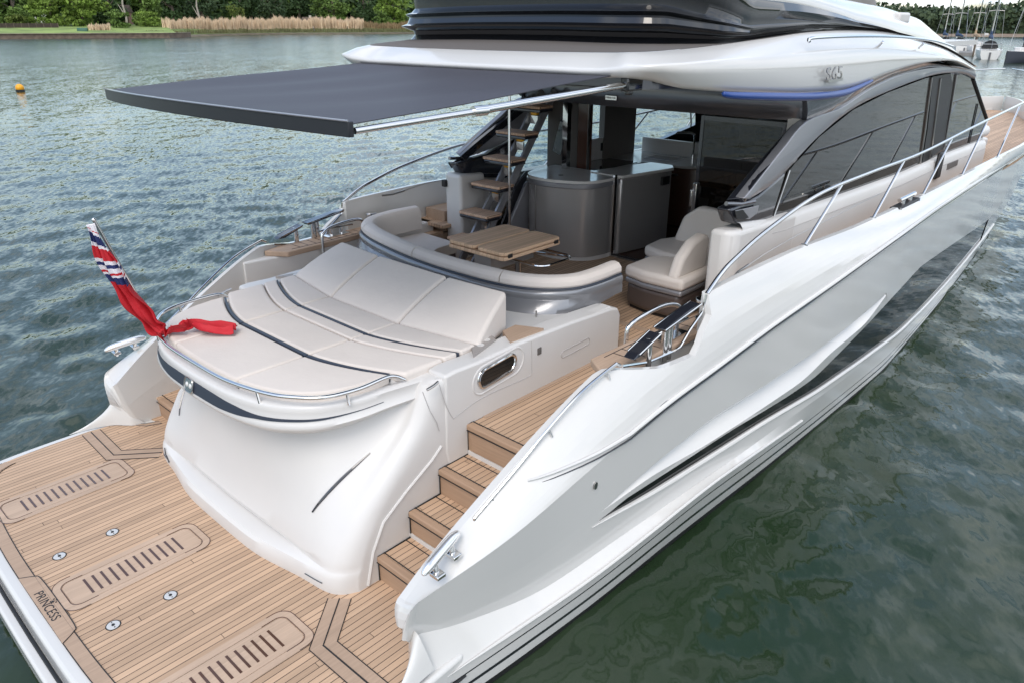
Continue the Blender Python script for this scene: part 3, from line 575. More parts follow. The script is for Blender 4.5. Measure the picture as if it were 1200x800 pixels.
# bulk: rows of half outlines at rising height
rows = []
def half_row(z, pts, n=26): return [(p[0], p[1], p[2]) for p in mirror(spline([(a, b, z) for a, b in pts], n))]
prof = [(.40, 1.325, 1.42, 1.47, 1.50, 1.60), (.45, 1.315, 1.41, 1.46, 1.50, 1.60), (.545, 1.325, 1.41, 1.465, 1.50, 1.62), (.575, 1.345, 1.42, 1.475, 1.50, 1.63), (.59, 1.40, 1.44, 1.485, 1.50, 1.64), (.605, 1.475, 1.475, 1.495, 1.50, 1.65), (.635, 1.48, 1.48, 1.50, 1.50, 1.66), (.655, 1.435, 1.465, 1.505, 1.50, 1.67), (.69, 1.43, 1.47, 1.515, 1.50, 1.69),
        (.80, 1.475, 1.515, 1.57, 1.50, 1.75), (1.0, 1.51, 1.585, 1.69, 1.50, 1.90), (1.15, 1.54, 1.645, 1.83, 1.50, 2.05), (1.30, 1.56, 1.70, 1.98, 1.50, 2.24), (1.42, 1.57, 1.745, 2.11, 1.50, 2.40), (1.52, 1.575, 1.785, 2.20, 1.50, 2.5), (1.64, 1.60, 1.85, 2.27, 1.50, 2.5), (1.74, 1.70, 1.95, 2.33, 1.50, 2.52), (1.79, 1.72, 1.98, 2.36, 1.495, 2.55), (1.812, 1.76, 2.02, 2.41, 1.48, 2.6), (1.815, 1.95, 2.2, 2.6, 1.40, 2.7)]
for z, yc, y1, y2, xs, y3 in prof:
    rows.append(half_row(z, [(0, yc), (.55, yc+.012), (1.02, y1), (1.30, y2-.01), (1.42, y2+.045), (1.485, y2+.14), (xs, y3+.08), (xs, y3+.5), (xs, 3.2), (xs, 4.6)], 46))
m = MB(); m.loft(rows); bulk = m.build('transom_moulding', white2, Y_, smooth=27, normals=False)
# island sides and top
for s in (1, -1):
    side = [(2.50, 1.20), (2.56, .92), (4.66, .92), (4.745, 1.08), (4.745, 1.70), (4.70, 1.775), (4.60, 1.80), (4.0, 1.835), (3.3, 1.855), (2.86, 1.842), (2.62, 1.85), (2.52, 1.84), (2.50, 1.30)]
    m = MB(); m.poly3([(s*1.507, y, z) for y, z in side], (-s*.20, 0, 0)); m.build('island_side', white2, Y_, bevel=.022)
m = MB(); m.prism([(-1.31, 2.5), (1.31, 2.5), (1.31, 4.70), (-1.31, 4.70)], 1.2, 1.775); m.build('island_top', white2, Y_, smooth=None)
for s in (1, -1):
    m = MB(); m.prism([tuple(np.array(UZ(*p, 1.84)[:2])*np.array([s, 1])) for p in [(589, 391), (598, 404), (637, 388), (604, 384)]], 1.80, 1.866); m.build('teak_inset', teakp, Y_, smooth=None)
    m = MB(); m.prism([tuple(np.array(UZ(*p, 1.865)[:2])*np.array([s, 1])) for p in [(555, 416), (552, 405), (574, 390), (581, 398)]], 1.80, 1.866); cpn = m.build('cup_holder_panel', pm('panel_taupe', (.33, .30, .28), .5) if 'panel_taupe' not in MATS else MATS['panel_taupe'], Y_)
    for px_, py_ in ((563, 404), (570, 398)):
        qc = UZ(px_, py_, 1.866); c = MB(); c.cyl((s*qc[0], qc[1], 1.862), .032, .006, 16); c.build('cup_holder', white2, cpn)
    # hatch in the side wall with an oval port, handle recess, socket
    g = MB(); hp = [(2.46, 1.80), (2.52, 1.60), (2.585, 1.47), (2.62, 1.475), (2.9, 1.525), (3.40, 1.515), (3.475, 1.53), (3.48, 1.60), (3.475, 1.82)]
    g.tube([(s*1.508, y, z) for y, z in spline(hp, 40)], .0028, 5)
    g.tube([(s*1.509, y, z) for y, z in [(2.30, 1.80), (2.36, 1.62), (2.42, 1.50), (2.44, 1.42)]], .003, 5)
    pill = lambda yc, zc, ly, lz, sk: [(yc+(ly-lz)*(1 if math.cos(a) > 0 else -1)+lz*math.cos(a), zc+lz*math.sin(a)+sk*((ly-lz)*(1 if math.cos(a) > 0 else -1)+lz*math.cos(a))) for a in np.linspace(.001, 2*math.pi+.001, 28, endpoint=False)]
    g.tube([(s*1.508, y, z) for y, z in pill(4.07, 1.575, .20, .032, .04)], .004, 5, closed=True); g.build('panel_seam', pm('seam_grey', (.42, .40, .39), .6) if 'seam_grey' not in MATS else MATS['seam_grey'], Y_)
    m = MB(); m.poly3([(s*1.504, y, z) for y, z in pill(3.07, 1.700, .20, .066, .10)], (s*.006, 0, 0)); pw = m.build('port_window', glassd, Y_)
    m = MB(); m.tube([(s*1.508, y, z) for y, z in pill(3.07, 1.700, .21, .075, .10)], .015, 8, closed=True); m.build('port_rim', chrome, pw)
    m = MB(); m.tube([(s*1.501, y, z) for y, z in pill(3.09, 1.692, .29, .115, .10)], .012, 8, closed=True); m.build('port_recess', white2, pw)
    m = MB(); m.box((min(s*1.498, s*1.514), 3.55, 1.672), (max(s*1.498, s*1.514), 3.60, 1.735)); m.build('shower_socket', greyrub, Y_, bevel=.006)
    m = MB(); m.tube([(s*1.51, 2.34, 1.80), (s*1.518, 2.40, 1.815), (s*1.51, 2.45, 1.825)], .011, 8); m.build('courtesy_light', steel, Y_)
# trim slots and lines on the transom moulding
def ongrid(x, z):       # y on the moulding face
    zs = [p[0] for p in prof]; i = min(max(int(np.searchsorted(zs, z))-1, 0), len(zs)-2); t = (z-zs[i])/(zs[i+1]-zs[i])
    def yat(r): a = np.array(sorted([(p[0], p[1]) for p in rows[r] if p[0] > -1e-6 and p[1] < 2.6])); return np.interp(abs(x), a[:, 0], a[:, 1])
    return yat(i)*(1-t)+yat(i+1)*t
m = MB()
for s in (1, -1):
    P = []
    for t in np.linspace(0, 1, 14):
        x, z = 1.07+.20*t, .94+.40*t; P.append((s*x, ongrid(x, z)-.004, z))
    m.tube(P, list(.012*np.sin(np.pi*np.linspace(.12, .95, 14))**.5), 6); m.build('trim_slot', graphite_d, bulk); m = MB()
    P = [(s*x, ongrid(x, .60)-.01, .605) for x in np.linspace(.62, .80, 8)]; 
    P2 = [(s*x, ongrid(x, .47)-.004, .50) for x in np.linspace(1.12, 1.30, 8)]; m.tube(P2, .004, 5); m.build('trim_slot', graphite_d, bulk); m = MB()
m.tube([(-1.22, ongrid(1.22, .56)-.004, .60), (-1.20, ongrid(1.2, .5)-.006, .54), (-1.16, ongrid(1.16, .5)-.006, .53), (-1.13, ongrid(1.13, .47)-.006, .485)], .005, 6)
m.build('trim_slot', graphite_d, bulk)
for s in (1, -1): g = MB(); g.tube([(s*1.503, y, z) for y, z in [(1.70, .44), (1.77, .70), (1.88, .90), (2.10, 1.05), (2.36, 1.20), (2.46, 1.28)]], .012, 6); g.build('moulding_rib', white2, bulk)
# overhanging lip round the sun pad
lipxy = [(0, 1.305), (.45, 1.325), (.80, 1.40), (1.03, 1.515), (1.19, 1.67), (1.29, 1.90), (1.335, 2.15), (1.40, 2.5)]
def offs(pts, d):      # outline half (from the centre), offset outward by d
    P = [np.array(p) for p in pts]; o = []
    for i, p in enumerate(P):
        t = P[min(i+1, len(P)-1)]-P[max(i-1, 0)]; t = t/np.linalg.norm(t); n = np.array([t[1], -t[0]])
        if i == 0: n = np.array([0, -1.])
        o.append((max(0, p[0]+n[0]*d) if i else 0, p[1]+n[1]*d))
    return o
def liprow(d, z, dz=0.0, n=36):
    o = offs(lipxy, d); k = [0, 0, .0, .01, .02, .035, .05, .06]
    return mirror(spline([(a, b, z+dz*kk*10) for (a, b), kk in zip(o, k)], n))
lr = [liprow(-.25, 1.50, .14), liprow(-.06, 1.555, .14), liprow(-.005, 1.60, .12), liprow(.012, 1.635, .10), liprow(.0, 1.66, .08), liprow(-.012, 1.70, .06), liprow(-.018, 1.745, .04), liprow(-.012, 1.785, .02), liprow(-.03, 1.805, .01), liprow(-.075, 1.805, .01), liprow(-.10, 1.80, 0), liprow(-.10, 1.70, 0)]
m = MB(); m.loft(lr); lip = m.build('sunpad_lip', white2, Y_, smooth=60, normals=False)
m = MB(); a, b = [], []
full_lo = liprow(.004, 1.652, .08, 60); full_hi = liprow(-.018, 1.74, .04, 60); n_ = len(full_lo)
for i in range(n_):        # navy inlay: deep at the middle, tapering to a line at both ends
    u = abs(full_lo[i][0])/1.30; 
    if full_lo[i][1] > 2.12: continue
    h = np.interp(u, [0, .25, .45, .60, .75, .92, 1.0], [1, .95, .66, .30, .22, .17, .06]); p, q = np.array(full_lo[i]), np.array(full_hi[i]); mid = np.interp(u, [0, .5, 1], [.5, .40, .55])
    a.append(tuple(p+(q-p)*max(0, mid-h/2)+np.array([0, -.006, 0]))); b.append(tuple(p+(q-p)*min(1, mid+h/2)+np.array([0, -.006, 0])))
m.panel([a, b], (0, .004, 0)); inl = m.build('lip_inlay', navy, lip, smooth=60)
q = UY(223, 447, 1.31); em = MB(); e0 = np.array((q[0], 1.292, 1.69))
k = min(range(len(a)), key=lambda i: abs(a[i][0]-q[0])); e0 = (np.array(a[k])+np.array(b[k]))/2; tx = np.array(a[min(k+1, len(a)-1)])-np.array(a[k-1]); tx /= np.linalg.norm(tx); up = np.array(b[k])-np.array(a[k]); up /= np.linalg.norm(up); nn = np.cross(tx, up); nn *= -np.sign(nn[1])
pl = []
for ang in np.linspace(0, 2*math.pi, 24, endpoint=False):
    c, s_ = math.cos(ang), math.sin(ang); rr_ = .070/max(abs(c)**4+abs(s_)**4, 1e-6)**.25; pl.append(tuple(e0+tx*rr_*c+up*rr_*.8*s_+nn*.002))
em.poly3(pl, tuple(nn*.008)); emb = em.build('emblem', chrome, inl)
em = MB()
for sgn in (-1, 1): em.ball(tuple(e0+tx*.028*sgn-nn*.006), .026, 14, 8)
em.build('emblem_boss', white, emb); em = MB(); em.tube([tuple(np.array(p)+nn*.010) for p in pl], .0035, 5, closed=True); em.build('emblem_rim', steel, emb)
# sun pad rail
rp = [tuple(UZ(*p, 1.885)) for p in [(186, 388), (196, 401), (225, 423), (262, 444), (310, 460), (345, 465), (380, 465), (420, 455), (455, 441)]]
rhalf = [(0, 1.345, 1.885), (.46, 1.358, 1.885), (.86, 1.444, 1.885), (1.07, 1.55, 1.885), (1.217, 1.69, 1.885), (1.285, 1.92, 1.885), (1.285, 2.19, 1.885), (1.31, 2.30, 1.83)]
m = MB(); m.tube(mirror(spline(rhalf, 50)), .0155, 10)
for s in (1, -1):
    for (x, y) in ((.80, 1.42), (1.27, 1.83)): m.tube([(s*x, y, 1.885), (s*x, y+.01, 1.79)], .012, 8)
m.build('sunpad_rail', chrome, Y_)
# ------------------------------------------------------------------ bulwark fittings, both sides
def sgn(p, s): return (s*p[0],)+tuple(p[1:])
for s in (1, -1):
    # stainless grab rail along the top of the wing bulwark
    base = [tuple(US(*p, lambda y: Bi(y)+.03)) for p in [(556, 612), (600, 560), (640, 511), (682, 464), (722, 431)]]
    P = spline(base, 24); P = [(s*p[0], p[1], p[2]+.035) for p in P]
    m = MB(); m.tube([(P[0][0], P[0][1], P[0][2]-.03)]+P+[(P[-1][0], P[-1][1]+.05, P[-1][2]-.03)], .013, 8)
    for k in (3, 12, 21): m.tube([P[k], (P[k][0]+s*.02, P[k][1]+.01, P[k][2]-.06)], .009, 6)
    m.build('wing_rail', chrome, Y_)
    # big polished mooring cleat at the wing tip: a long bar on two feet
    f0, f1 = UU(513, 673), UU(532, 650); f0[0] *= s; f1[0] *= s; ax = f1-f0; mid = (f0+f1)/2; lift = np.array([-s*.035, 0, .085])
    bar = spline([mid-ax*1.12+lift-np.array([0, 0, .012]), mid-ax*.6+lift, mid+ax*.6+lift, mid+ax*1.12+lift-np.array([0, 0, .012])], 14)
    m = MB(); m.tube(bar, [.010, .020, .027, .031, .034, .035, .035, .035, .035, .034, .031, .027, .020, .010], 10); wc = m.build('wing_cleat', pm('cleat_polish', (.80, .79, .78), .16, metal=.75) if 'cleat_polish' not in MATS else MATS['cleat_polish'], Y_)
    for q in (f0, f1):
        m = MB(); m.tube([q-np.array([0, 0, .03]), q+lift*.9], .021, 10); m.box(tuple(q+np.array([-.04, -.035, -.01])), tuple(q+np.array([.04, .035, .018]))); m.build('cleat_foot', chrome, wc, bevel=.006)
    # teak capped locker shelf inside the quarter
    m = MB(); pl = [(s*2.12, 3.46), (s*2.36, 3.30), (s*2.43, 3.55), (s*2.45, 4.40), (s*2.46, 5.0), (s*2.24, 5.0), (s*2.16, 4.3)]
    m.prism(pl, 1.80, 1.862); sh = m.build('teak_shelf', teakp, Y_, bevel=.012)
    m = MB()
    for k in range(9): yy = 3.66+k*.11; m.box((min(s*2.19, s*2.40), yy, 1.860), (max(s*2.19, s*2.40), yy+.006, 1.8645))
    seam(m, [(s*2.185, 3.55), (s*2.20, 4.3), (s*2.27, 4.95)], 1.863, .0035); m.build('shelf_seam', blackm, sh)
    m = MB(); m.prism([(s*2.30, 3.0), (s*2.40, 3.05), (s*2.44, 5.7), (s*2.20, 5.7), (s*2.20, 3.66)], SOLE, 1.80); m.build('bulwark_locker', white2, Y_, bevel=.02)
    m = MB(); m.tube([(s*2.185, 3.75, 1.60), (s*2.175, 3.80, 1.60), (s*2.175, 4.55, 1.60), (s*2.185, 4.60, 1.60)], .011, 6)
    m.tube([(s*2.185, 3.75, 1.54), (s*2.175, 3.80, 1.54), (s*2.175, 4.55, 1.54), (s*2.185, 4.60, 1.54)], .008, 6); m.build('locker_rail', steel, Y_)
    # fairlead: two stepped polished arms on posts in the bulwark gap
    fx = 2.435
    m = MB()
    m.poly3([(s*(fx-.05), 3.50, 1.945), (s*(fx-.05), 3.56, 1.975), (s*(fx-.05), 3.84, 2.055), (s*(fx-.05), 3.84, 2.03), (s*(fx-.05), 3.60, 1.945)], (s*.10, 0, 0))
    m.poly3([(s*(fx-.05), 3.90, 2.062), (s*(fx-.05), 4.26, 2.122), (s*(fx-.05), 4.43, 2.135), (s*(fx-.05), 4.43, 2.108), (s*(fx-.05), 3.92, 2.035)], (s*.10, 0, 0))
    fa = m.build('fairlead', graphite_d, Y_, bevel=.008)
    m = MB()
    for yy, zt in ((3.77, 2.03), (4.00, 2.07), (4.06, 2.08)):
        m.tube([(s*fx, yy, 1.76), (s*fx, yy, zt)], .028, 12)
    for (a, b) in (((3.56, 1.972), (3.84, 2.050)), ((3.90, 2.060), (4.43, 2.132))):
        for dx in (-.052, .052): m.tube([(s*(fx+dx), a[0], a[1]), (s*(fx+dx), b[0], b[1])], .008, 6)
    Pe = [(s*(float(gun[0](y))-.01), y, float(gun[1](y))+.004) for y in np.concatenate([np.linspace(3.46, 4.40, 18), [4.44, 4.462, 4.475, 4.485]])]; m.tube(Pe, .011, 6)
    m.build('fairlead_post', chrome, fa)
    m = MB(); m.box((min(s*2.28, s*2.40), 4.10, 1.864), (max(s*2.28, s*2.40), 4.42, 1.875)); m.tube([(s*2.34, 4.02, 1.95), (s*2.34, 4.22, 1.962), (s*2.34, 4.5, 1.95)], .017, 8, flat=.7); m.tube([(s*2.34, 4.19, 1.86), (s*2.34, 4.19, 1.955)], .02, 8); m.tube([(s*2.34, 4.33, 1.86), (s*2.34, 4.33, 1.955)], .02, 8); m.build('quarter_cleat', chrome, Y_)
    m = MB(); m.cyl((s*2.33, 4.78, 1.86), .065, .015, 20); m.cyl((s*2.33, 4.78, 1.87), .042, .15, 20); m.cyl((s*2.33, 4.78, 2.02), .075, .03, 20); m.build('capstan', chrome, Y_, bevel=.006)
    m = MB(); m.tube(spline([(s*2.13, 3.92, 1.56), (s*2.13, 3.92, 1.92), (s*2.135, 3.96, 1.99), (s*2.15, 4.08, 2.03), (s*2.17, 4.36, 2.05), (s*2.20, 4.52, 2.03), (s*2.23, 4.58, 1.98)], 30), .019, 10); m.build('boarding_handrail', chrome, Y_)
    # side rail with leaning stanchions
    rl = spline([(s*2.49, 4.50, 2.20), (s*2.482, 4.72, 2.315), (s*2.48, 4.95, 2.395), (s*2.48, 5.53, 2.535), (s*2.48, 6.6, 2.685), (s*2.48, 8.0, 2.71), (s*2.48, 9.82, 2.715), (s*2.475, 12.2, 2.81), (s*2.45, 15.6, 2.92), (s*2.3, 19.0, 2.96), (s*1.65, 22.8, 2.98), (s*.7, 25.8, 2.98), (s*.1, 26.8, 3.0)], 90)
    m = MB(); m.tube(rl, .019, 10); sr = m.build('side_rail', chrome, Y_)
    for (y0, y1) in ((6.32, 7.10), (8.29, 9.25), (10.23, 11.22), (12.22, 13.15), (14.5, 15.25), (16.9, 17.5), (19.4, 19.8), (22.4, 22.6)):
        x0, z0 = gun[0](y0)-.03, gun[1](y0); k = min(rl, key=lambda p: abs(p[1]-y1)); m = MB(); m.tube([(s*float(x0), y0, float(z0)-.01), k], .0155, 8); m.cyl((s*float(x0), y0, float(z0)-.004), .035, .012, 12); m.build('stanchion', chrome, sr)
    m = MB(); m.tube([(s*2.40, 5.2, 2.20), (s*2.40, 5.75, 2.26), (s*2.36, 6.5, 2.27), (s*2.32, 9.0, 2.30)], .004, 5); m.tube([(s*2.44, 5.06, 2.20), (s*2.40, 5.2, 2.20), (s*2.40, 5.40, 2.222)], .012, 6); m.build('guard_wire', steel, sr)
    # side deck and cabin trunk
    dk = [(float(gun[0](y))-.06, y) for y in np.linspace(5.6, 26.8, 50)]; dk = [(max(.02, a), b) for a, b in dk]
    m = MB(); m.prism([(s*1.9, 5.6)]+[(s*a, b) for a, b in dk]+[(0, 26.8), (0, 15.0), (s*1.9, 14.8)], 1.76, 1.80); m.build('side_deck', teakd, Y_, smooth=None)
    # midship cleat recess in the gunwale
    q = np.array(US(1063, 236, lambda y: 2.515)); y0 = q[1]; gx, gz = float(gun[0](y0)), float(gun[1](y0))
    m = MB(); m.box((min(s*(gx-.09), s*(gx+.035)), y0-.42, gz-.06), (max(s*(gx-.09), s*(gx+.035)), y0+.42, gz+.006)); mc = m.build('midship_recess', blackm, Y_, bevel=.02)
    m = MB(); m.tube([(s*(gx-.02), y0-.30, gz+.075), (s*(gx-.02), y0+.30, gz+.075)], .026, 8)
    for yy in (-.14, .14): m.tube([(s*(gx-.02), y0+yy, gz-.03), (s*(gx-.02), y0+yy, gz+.075)], .024, 8)
    m.tube([(s*(gx+.03), y0-.40, gz+.004), (s*(gx+.05), y0-.30, gz-.07), (s*(gx+.05), y0+.30, gz-.07), (s*(gx+.03), y0+.40, gz+.004)], .009, 6); m.build('midship_cleat', chrome, mc)
    # cabin trunk wall under the side windows
    rows = []
    yy = np.linspace(5.95, 15.6, 30); sill = np.interp(yy, [5.95, 6.77, 9.15, 10.8, 12.85, 15.4], [2.44, 2.335, 2.28, 2.25, 2.27, 2.24])
    rows = [[(s*2.06, y, 1.78) for y in yy], [(s*2.055, y, 2.06) for y in yy], [(s*2.04, y, z-.05) for y, z in zip(yy, sill)], [(s*2.01, y, z-.008) for y, z in zip(yy, sill)], [(s*1.93, y, z) for y, z in zip(yy, sill)], [(s*1.80, y, z) for y, z in zip(yy, sill)]]
    m = MB(); m.loft(rows); tk_ = m.build('cabin_trunk', white2, Y_, smooth=60, normals=False)
    m = MB(); m.tube([(s*2.06, y, z-.14) for y, z in zip(yy, sill)][2:], .0035, 5); m.tube([(s*2.085, y, 1.804) for y in yy], .006, 5); m.build('trunk_seam', MATS['seam_grey'], tk_)
    m = MB(); m.box((min(s*2.05, s*2.07), 13.1, 2.02), (max(s*2.05, s*2.07), 13.7, 2.12)); m.build('trunk_vent', greyrub, tk_, bevel=.01)
    m = MB(); m.box((min(s*2.05, s*2.11), 12.35, 1.97), (max(s*2.05, s*2.11), 12.6, 2.38)); m.build('trunk_handle', blackm, tk_, bevel=.03)
    # corner pillar under the cabin arch and the step up to the side deck
    m = MB(); xi_ = 1.80 if s > 0 else 1.70; ye_ = 7.2 if s > 0 else 6.25; m.prism([(s*xi_, 5.74), (s*1.98, 5.74), (s*2.06, 5.84), (s*2.06, ye_), (s*(xi_+.06), ye_)], SOLE-.02, [2.39, 2.39, 2.38, 2.33, 2.33] if s > 0 else [2.46, 2.46, 2.46, 2.42, 2.42]); cpil = m.build('corner_pillar', white2, Y_, bevel=.05, seg=4)
    if s < 0: m = MB(); m.box((-2.02, 5.70, 2.28), (-1.95, 5.76, 2.37)); m.build('pillar_lamp', blackm, cpil, bevel=.01)
    m = MB(); m.box((min(s*2.07, s*2.44), 5.45, SOLE), (max(s*2.07, s*2.44), 6.2, 1.64)); stp = m.build('deck_step', teakp, Y_)
    m = MB(); m.box((min(s*2.07, s*2.44), 5.43, 1.64), (max(s*2.07, s*2.44), 5.75, 1.672)); m.build('deck_step_tread', teakd, stp, bevel=.006); m = MB(); m.box((min(s*2.07, s*2.44), 5.78, 1.66), (max(s*2.07, s*2.44), 6.2, 1.935)); m.build('deck_step_riser', teakp, stp)
# ------------------------------------------------------------------ coachroof, cabin arches and windows
lower = [(0, 4.30, 3.815), (.55, 4.30, 3.815), (1.0, 4.30, 3.817), (1.45, 4.31, 3.815)]+[tuple(UX(*p)) for p in [(735, 92, 1.74), (765, 96, 1.90), (800, 104, 2.04), (850, 108, 2.12), (900, 110, 2.15), (950, 110, 2.16), (1000, 105, 2.15), (1040, 88, 2.15), (1080, 75, 2.15), (1120, 72, 2.12), (1143, 83, 2.05)]]
nose = [(0, 4.22, 3.865), (.55, 4.22, 3.865), (1.0, 4.22, 3.868), (1.47, 4.23, 3.87)]+[tuple(UX(*p)) for p in [(738, 80, 1.80), (768, 78, 1.98), (803, 76, 2.11), (850, 72, 2.17), (900, 69, 2.19), (950, 65, 2.19), (1000, 61, 2.17), (1045, 60, 2.15), (1085, 62, 2.13), (1115, 66, 2.08), (1142, 80, 1.98)]]
top = [(0, 4.50, 3.985), (.55, 4.50, 3.987), (1.0, 4.50, 3.99), (1.40, 4.52, 3.995)]+[tuple(UX(*p)) for p in [(735, 62, 1.62), (765, 61, 1.78), (800, 58, 1.88), (850, 52, 1.95), (900, 45, 1.97), (950, 38, 1.97), (1000, 36, 1.96), (1045, 39, 1.95), (1080, 48, 1.93), (1112, 60, 1.88), (1142, 79, 1.80)]]
NR = 90
lo_, no_, to_ = [spline(a, NR) for a in (lower, nose, top)]
lerp = lambda a, b, t, off=(0, 0, 0): [tuple(np.array(p)*(1-t)+np.array(q)*t+np.array(off)) for p, q in zip(a, b)]
def outw(rw, d):      # push a row outward in plan
    P = np.array(rw); T = np.gradient(P, axis=0); n = np.stack([T[:, 1], -T[:, 0], 0*T[:, 0]], 1); n /= np.linalg.norm(n[:, :2], axis=1)[:, None]+1e-9
    n[0] = (0, -1, 0); Q = P+n*d; Q[0][0] = 0; return [tuple(q) for q in Q]
r_in = outw(lo_, -.30); r_in = [(max(0, p[0]), p[1], p[2]+.02) for p in r_in]
rr_ = [r_in, lo_, outw(lerp(lo_, no_, .22), .012), outw(lerp(lo_, no_, .6), .018), no_, outw(lerp(no_, to_, .16), .004), lerp(no_, to_, .5, (0, 0, .014)), to_]
m = MB(); m.loft([mirror(a) for a in rr_]); roof = m.build('coachroof', white, Y_, smooth=179, normals=False)
m = MB(); m.prism([(p[0]*.98, p[1]+.03) for p in mirror(r_in)], 3.72, 3.80); m.build('roof_soffit', graphite, roof)
m = MB(); m.prism([(p[0]*.97, p[1]+.05) for p in mirror(to_)], 3.90, 3.975); m.build('roof_deck', white2, roof)
# grey anti-slip ledge and the black flybridge coaming
base = [(0, 4.80, 4.07), (.55, 4.80, 4.068), (1.0, 4.80, 4.062), (1.30, 4.83, 4.058)]+[tuple(UX(*p)) for p in [(760, 52, 1.52), (790, 52, 1.65), (820, 52, 1.77), (855, 51, 1.90), (900, 44, 1.93), (950, 37, 1.94), (1000, 35, 1.94), (1045, 38, 1.93), (1080, 47, 1.91), (1112, 59, 1.86), (1142, 78.5, 1.79)]]
ba_ = spline(base, NR)
m = MB(); m.loft([mirror(a) for a in ([(p[0], p[1]+.0, p[2]+.002) for p in to_], lerp(to_, ba_, 1, (0, 0, .002)))]); m.build('roof_ledge', greyrub, roof, smooth=60, normals=False)
ba = np.array(ba_)
zu = np.interp(ba[:, 1], [4.8, 5.0, 5.86, 6.75, 8.35, 9.84, 11.8, 14], [.86, .84, .34, .26, .10, .012, .010, .008]); side = np.clip((ba[:, 1]-4.95)/.6, 0, 1)
rib = [(0, 0), (-.045, .05), (-.035, .085), (.085, .125), (.095, .135), (.03, .155), (.0, .215), (.035, .238), (.045, .246), (-.02, .262), (-.06, .30), (-.05, .42), (.02, .62), (-.05, .84)]
rws = []
for o, h in rib:
    rw = []; pts = np.array(outw(ba_, o))
    for k, p in enumerate(pts):
        hh = min(h/.84, 1)*zu[k]; sd_ = side[k]
        q = p*(1-sd_*.55)+ba[k]*(sd_*.55); q = np.array([max(0, q[0]), q[1], ba[k][2]+hh]); rw.append(tuple(q))
    rws.append(mirror(rw))
m = MB(); m.loft(rws); fly = m.build('flybridge_coaming', black, Y_, smooth=46, normals=False)
up = np.array([p for p in mirror([(rws[-1][len(rws[-1])//2+k][0], rws[-1][len(rws[-1])//2+k][1], rws[-1][len(rws[-1])//2+k][2]) for k in range(NR)])])
# white bulwark over the black band, running forward down to the windscreen
hb_ = rws[-1][len(rws[-1])//2:]
wa = [p for p in hb_ if p[1] > 5.2]
wt = []
for p in wa:
    z = np.interp(p[1], [5.2, 5.9, 7.2, 8.5, 9.98, 11.45, 12.9, 14.0], [4.66, 4.66, 4.56, 4.47, 4.40, 4.285, 4.01, 3.62]); x = np.interp(p[1], [5.2, 8.5, 10, 11.4, 12.9, 14], [1.78, 1.70, 1.68, 1.66, 1.62, 1.55]); wt.append((x, p[1], max(z, p[2]+.01)))
m = MB()
for s in (1, -1):
    A_ = [sgn(p, s) for p in wa]; B_ = [sgn(p, s) for p in wt]; I_ = [(s*(p[0]-.12), p[1], p[2]-.01) for p in wt]; D_ = [(s*(p[0]-.16), p[1], 3.98 if p[1] < 12.4 else p[2]-.03) for p in wt]
    m.loft([A_, [(a[0]+s*.03, a[1], a[2]+.02) for a in lerp(A_, B_, .15)], [(a[0]+s*.05, a[1], a[2]+.01) for a in lerp(A_, B_, .5)], lerp(A_, B_, .93, (s*.012, 0, .004)), B_, I_, D_])
wb = m.build('flybridge_bulwark', white, Y_, smooth=50, normals=False)
m = MB()      # brow closing the roof forward between the two bulwarks
ft = [(p[0]-.10, p[1], p[2]-.012) for p in wt if p[1] > 9.9]
m.loft([[(-p[0], p[1], p[2]) for p in ft], [(-p[0]*.5, p[1]+.15, p[2]+.06) for p in ft], [(0, p[1]+.2, p[2]+.08) for p in ft], [(p[0]*.5, p[1]+.15, p[2]+.06) for p in ft], ft]); m.build('roof_brow', white, Y_, smooth=60, normals=False)
m = MB(); scr = [(-1.50, 9.3, 4.37), (-1.45, 10.4, 4.35), (-.9, 11.0, 4.36), (0, 11.2, 4.36), (.9, 11.0, 4.36), (1.45, 10.4, 4.35), (1.50, 9.3, 4.37)]
S1 = spline(scr, 30); m.panel([S1, [(p[0]*.97, p[1]-.22, p[2]+.30) for p in S1]], (0, .012, 0)); m.build('flybridge_screen', taupe, Y_, smooth=60)
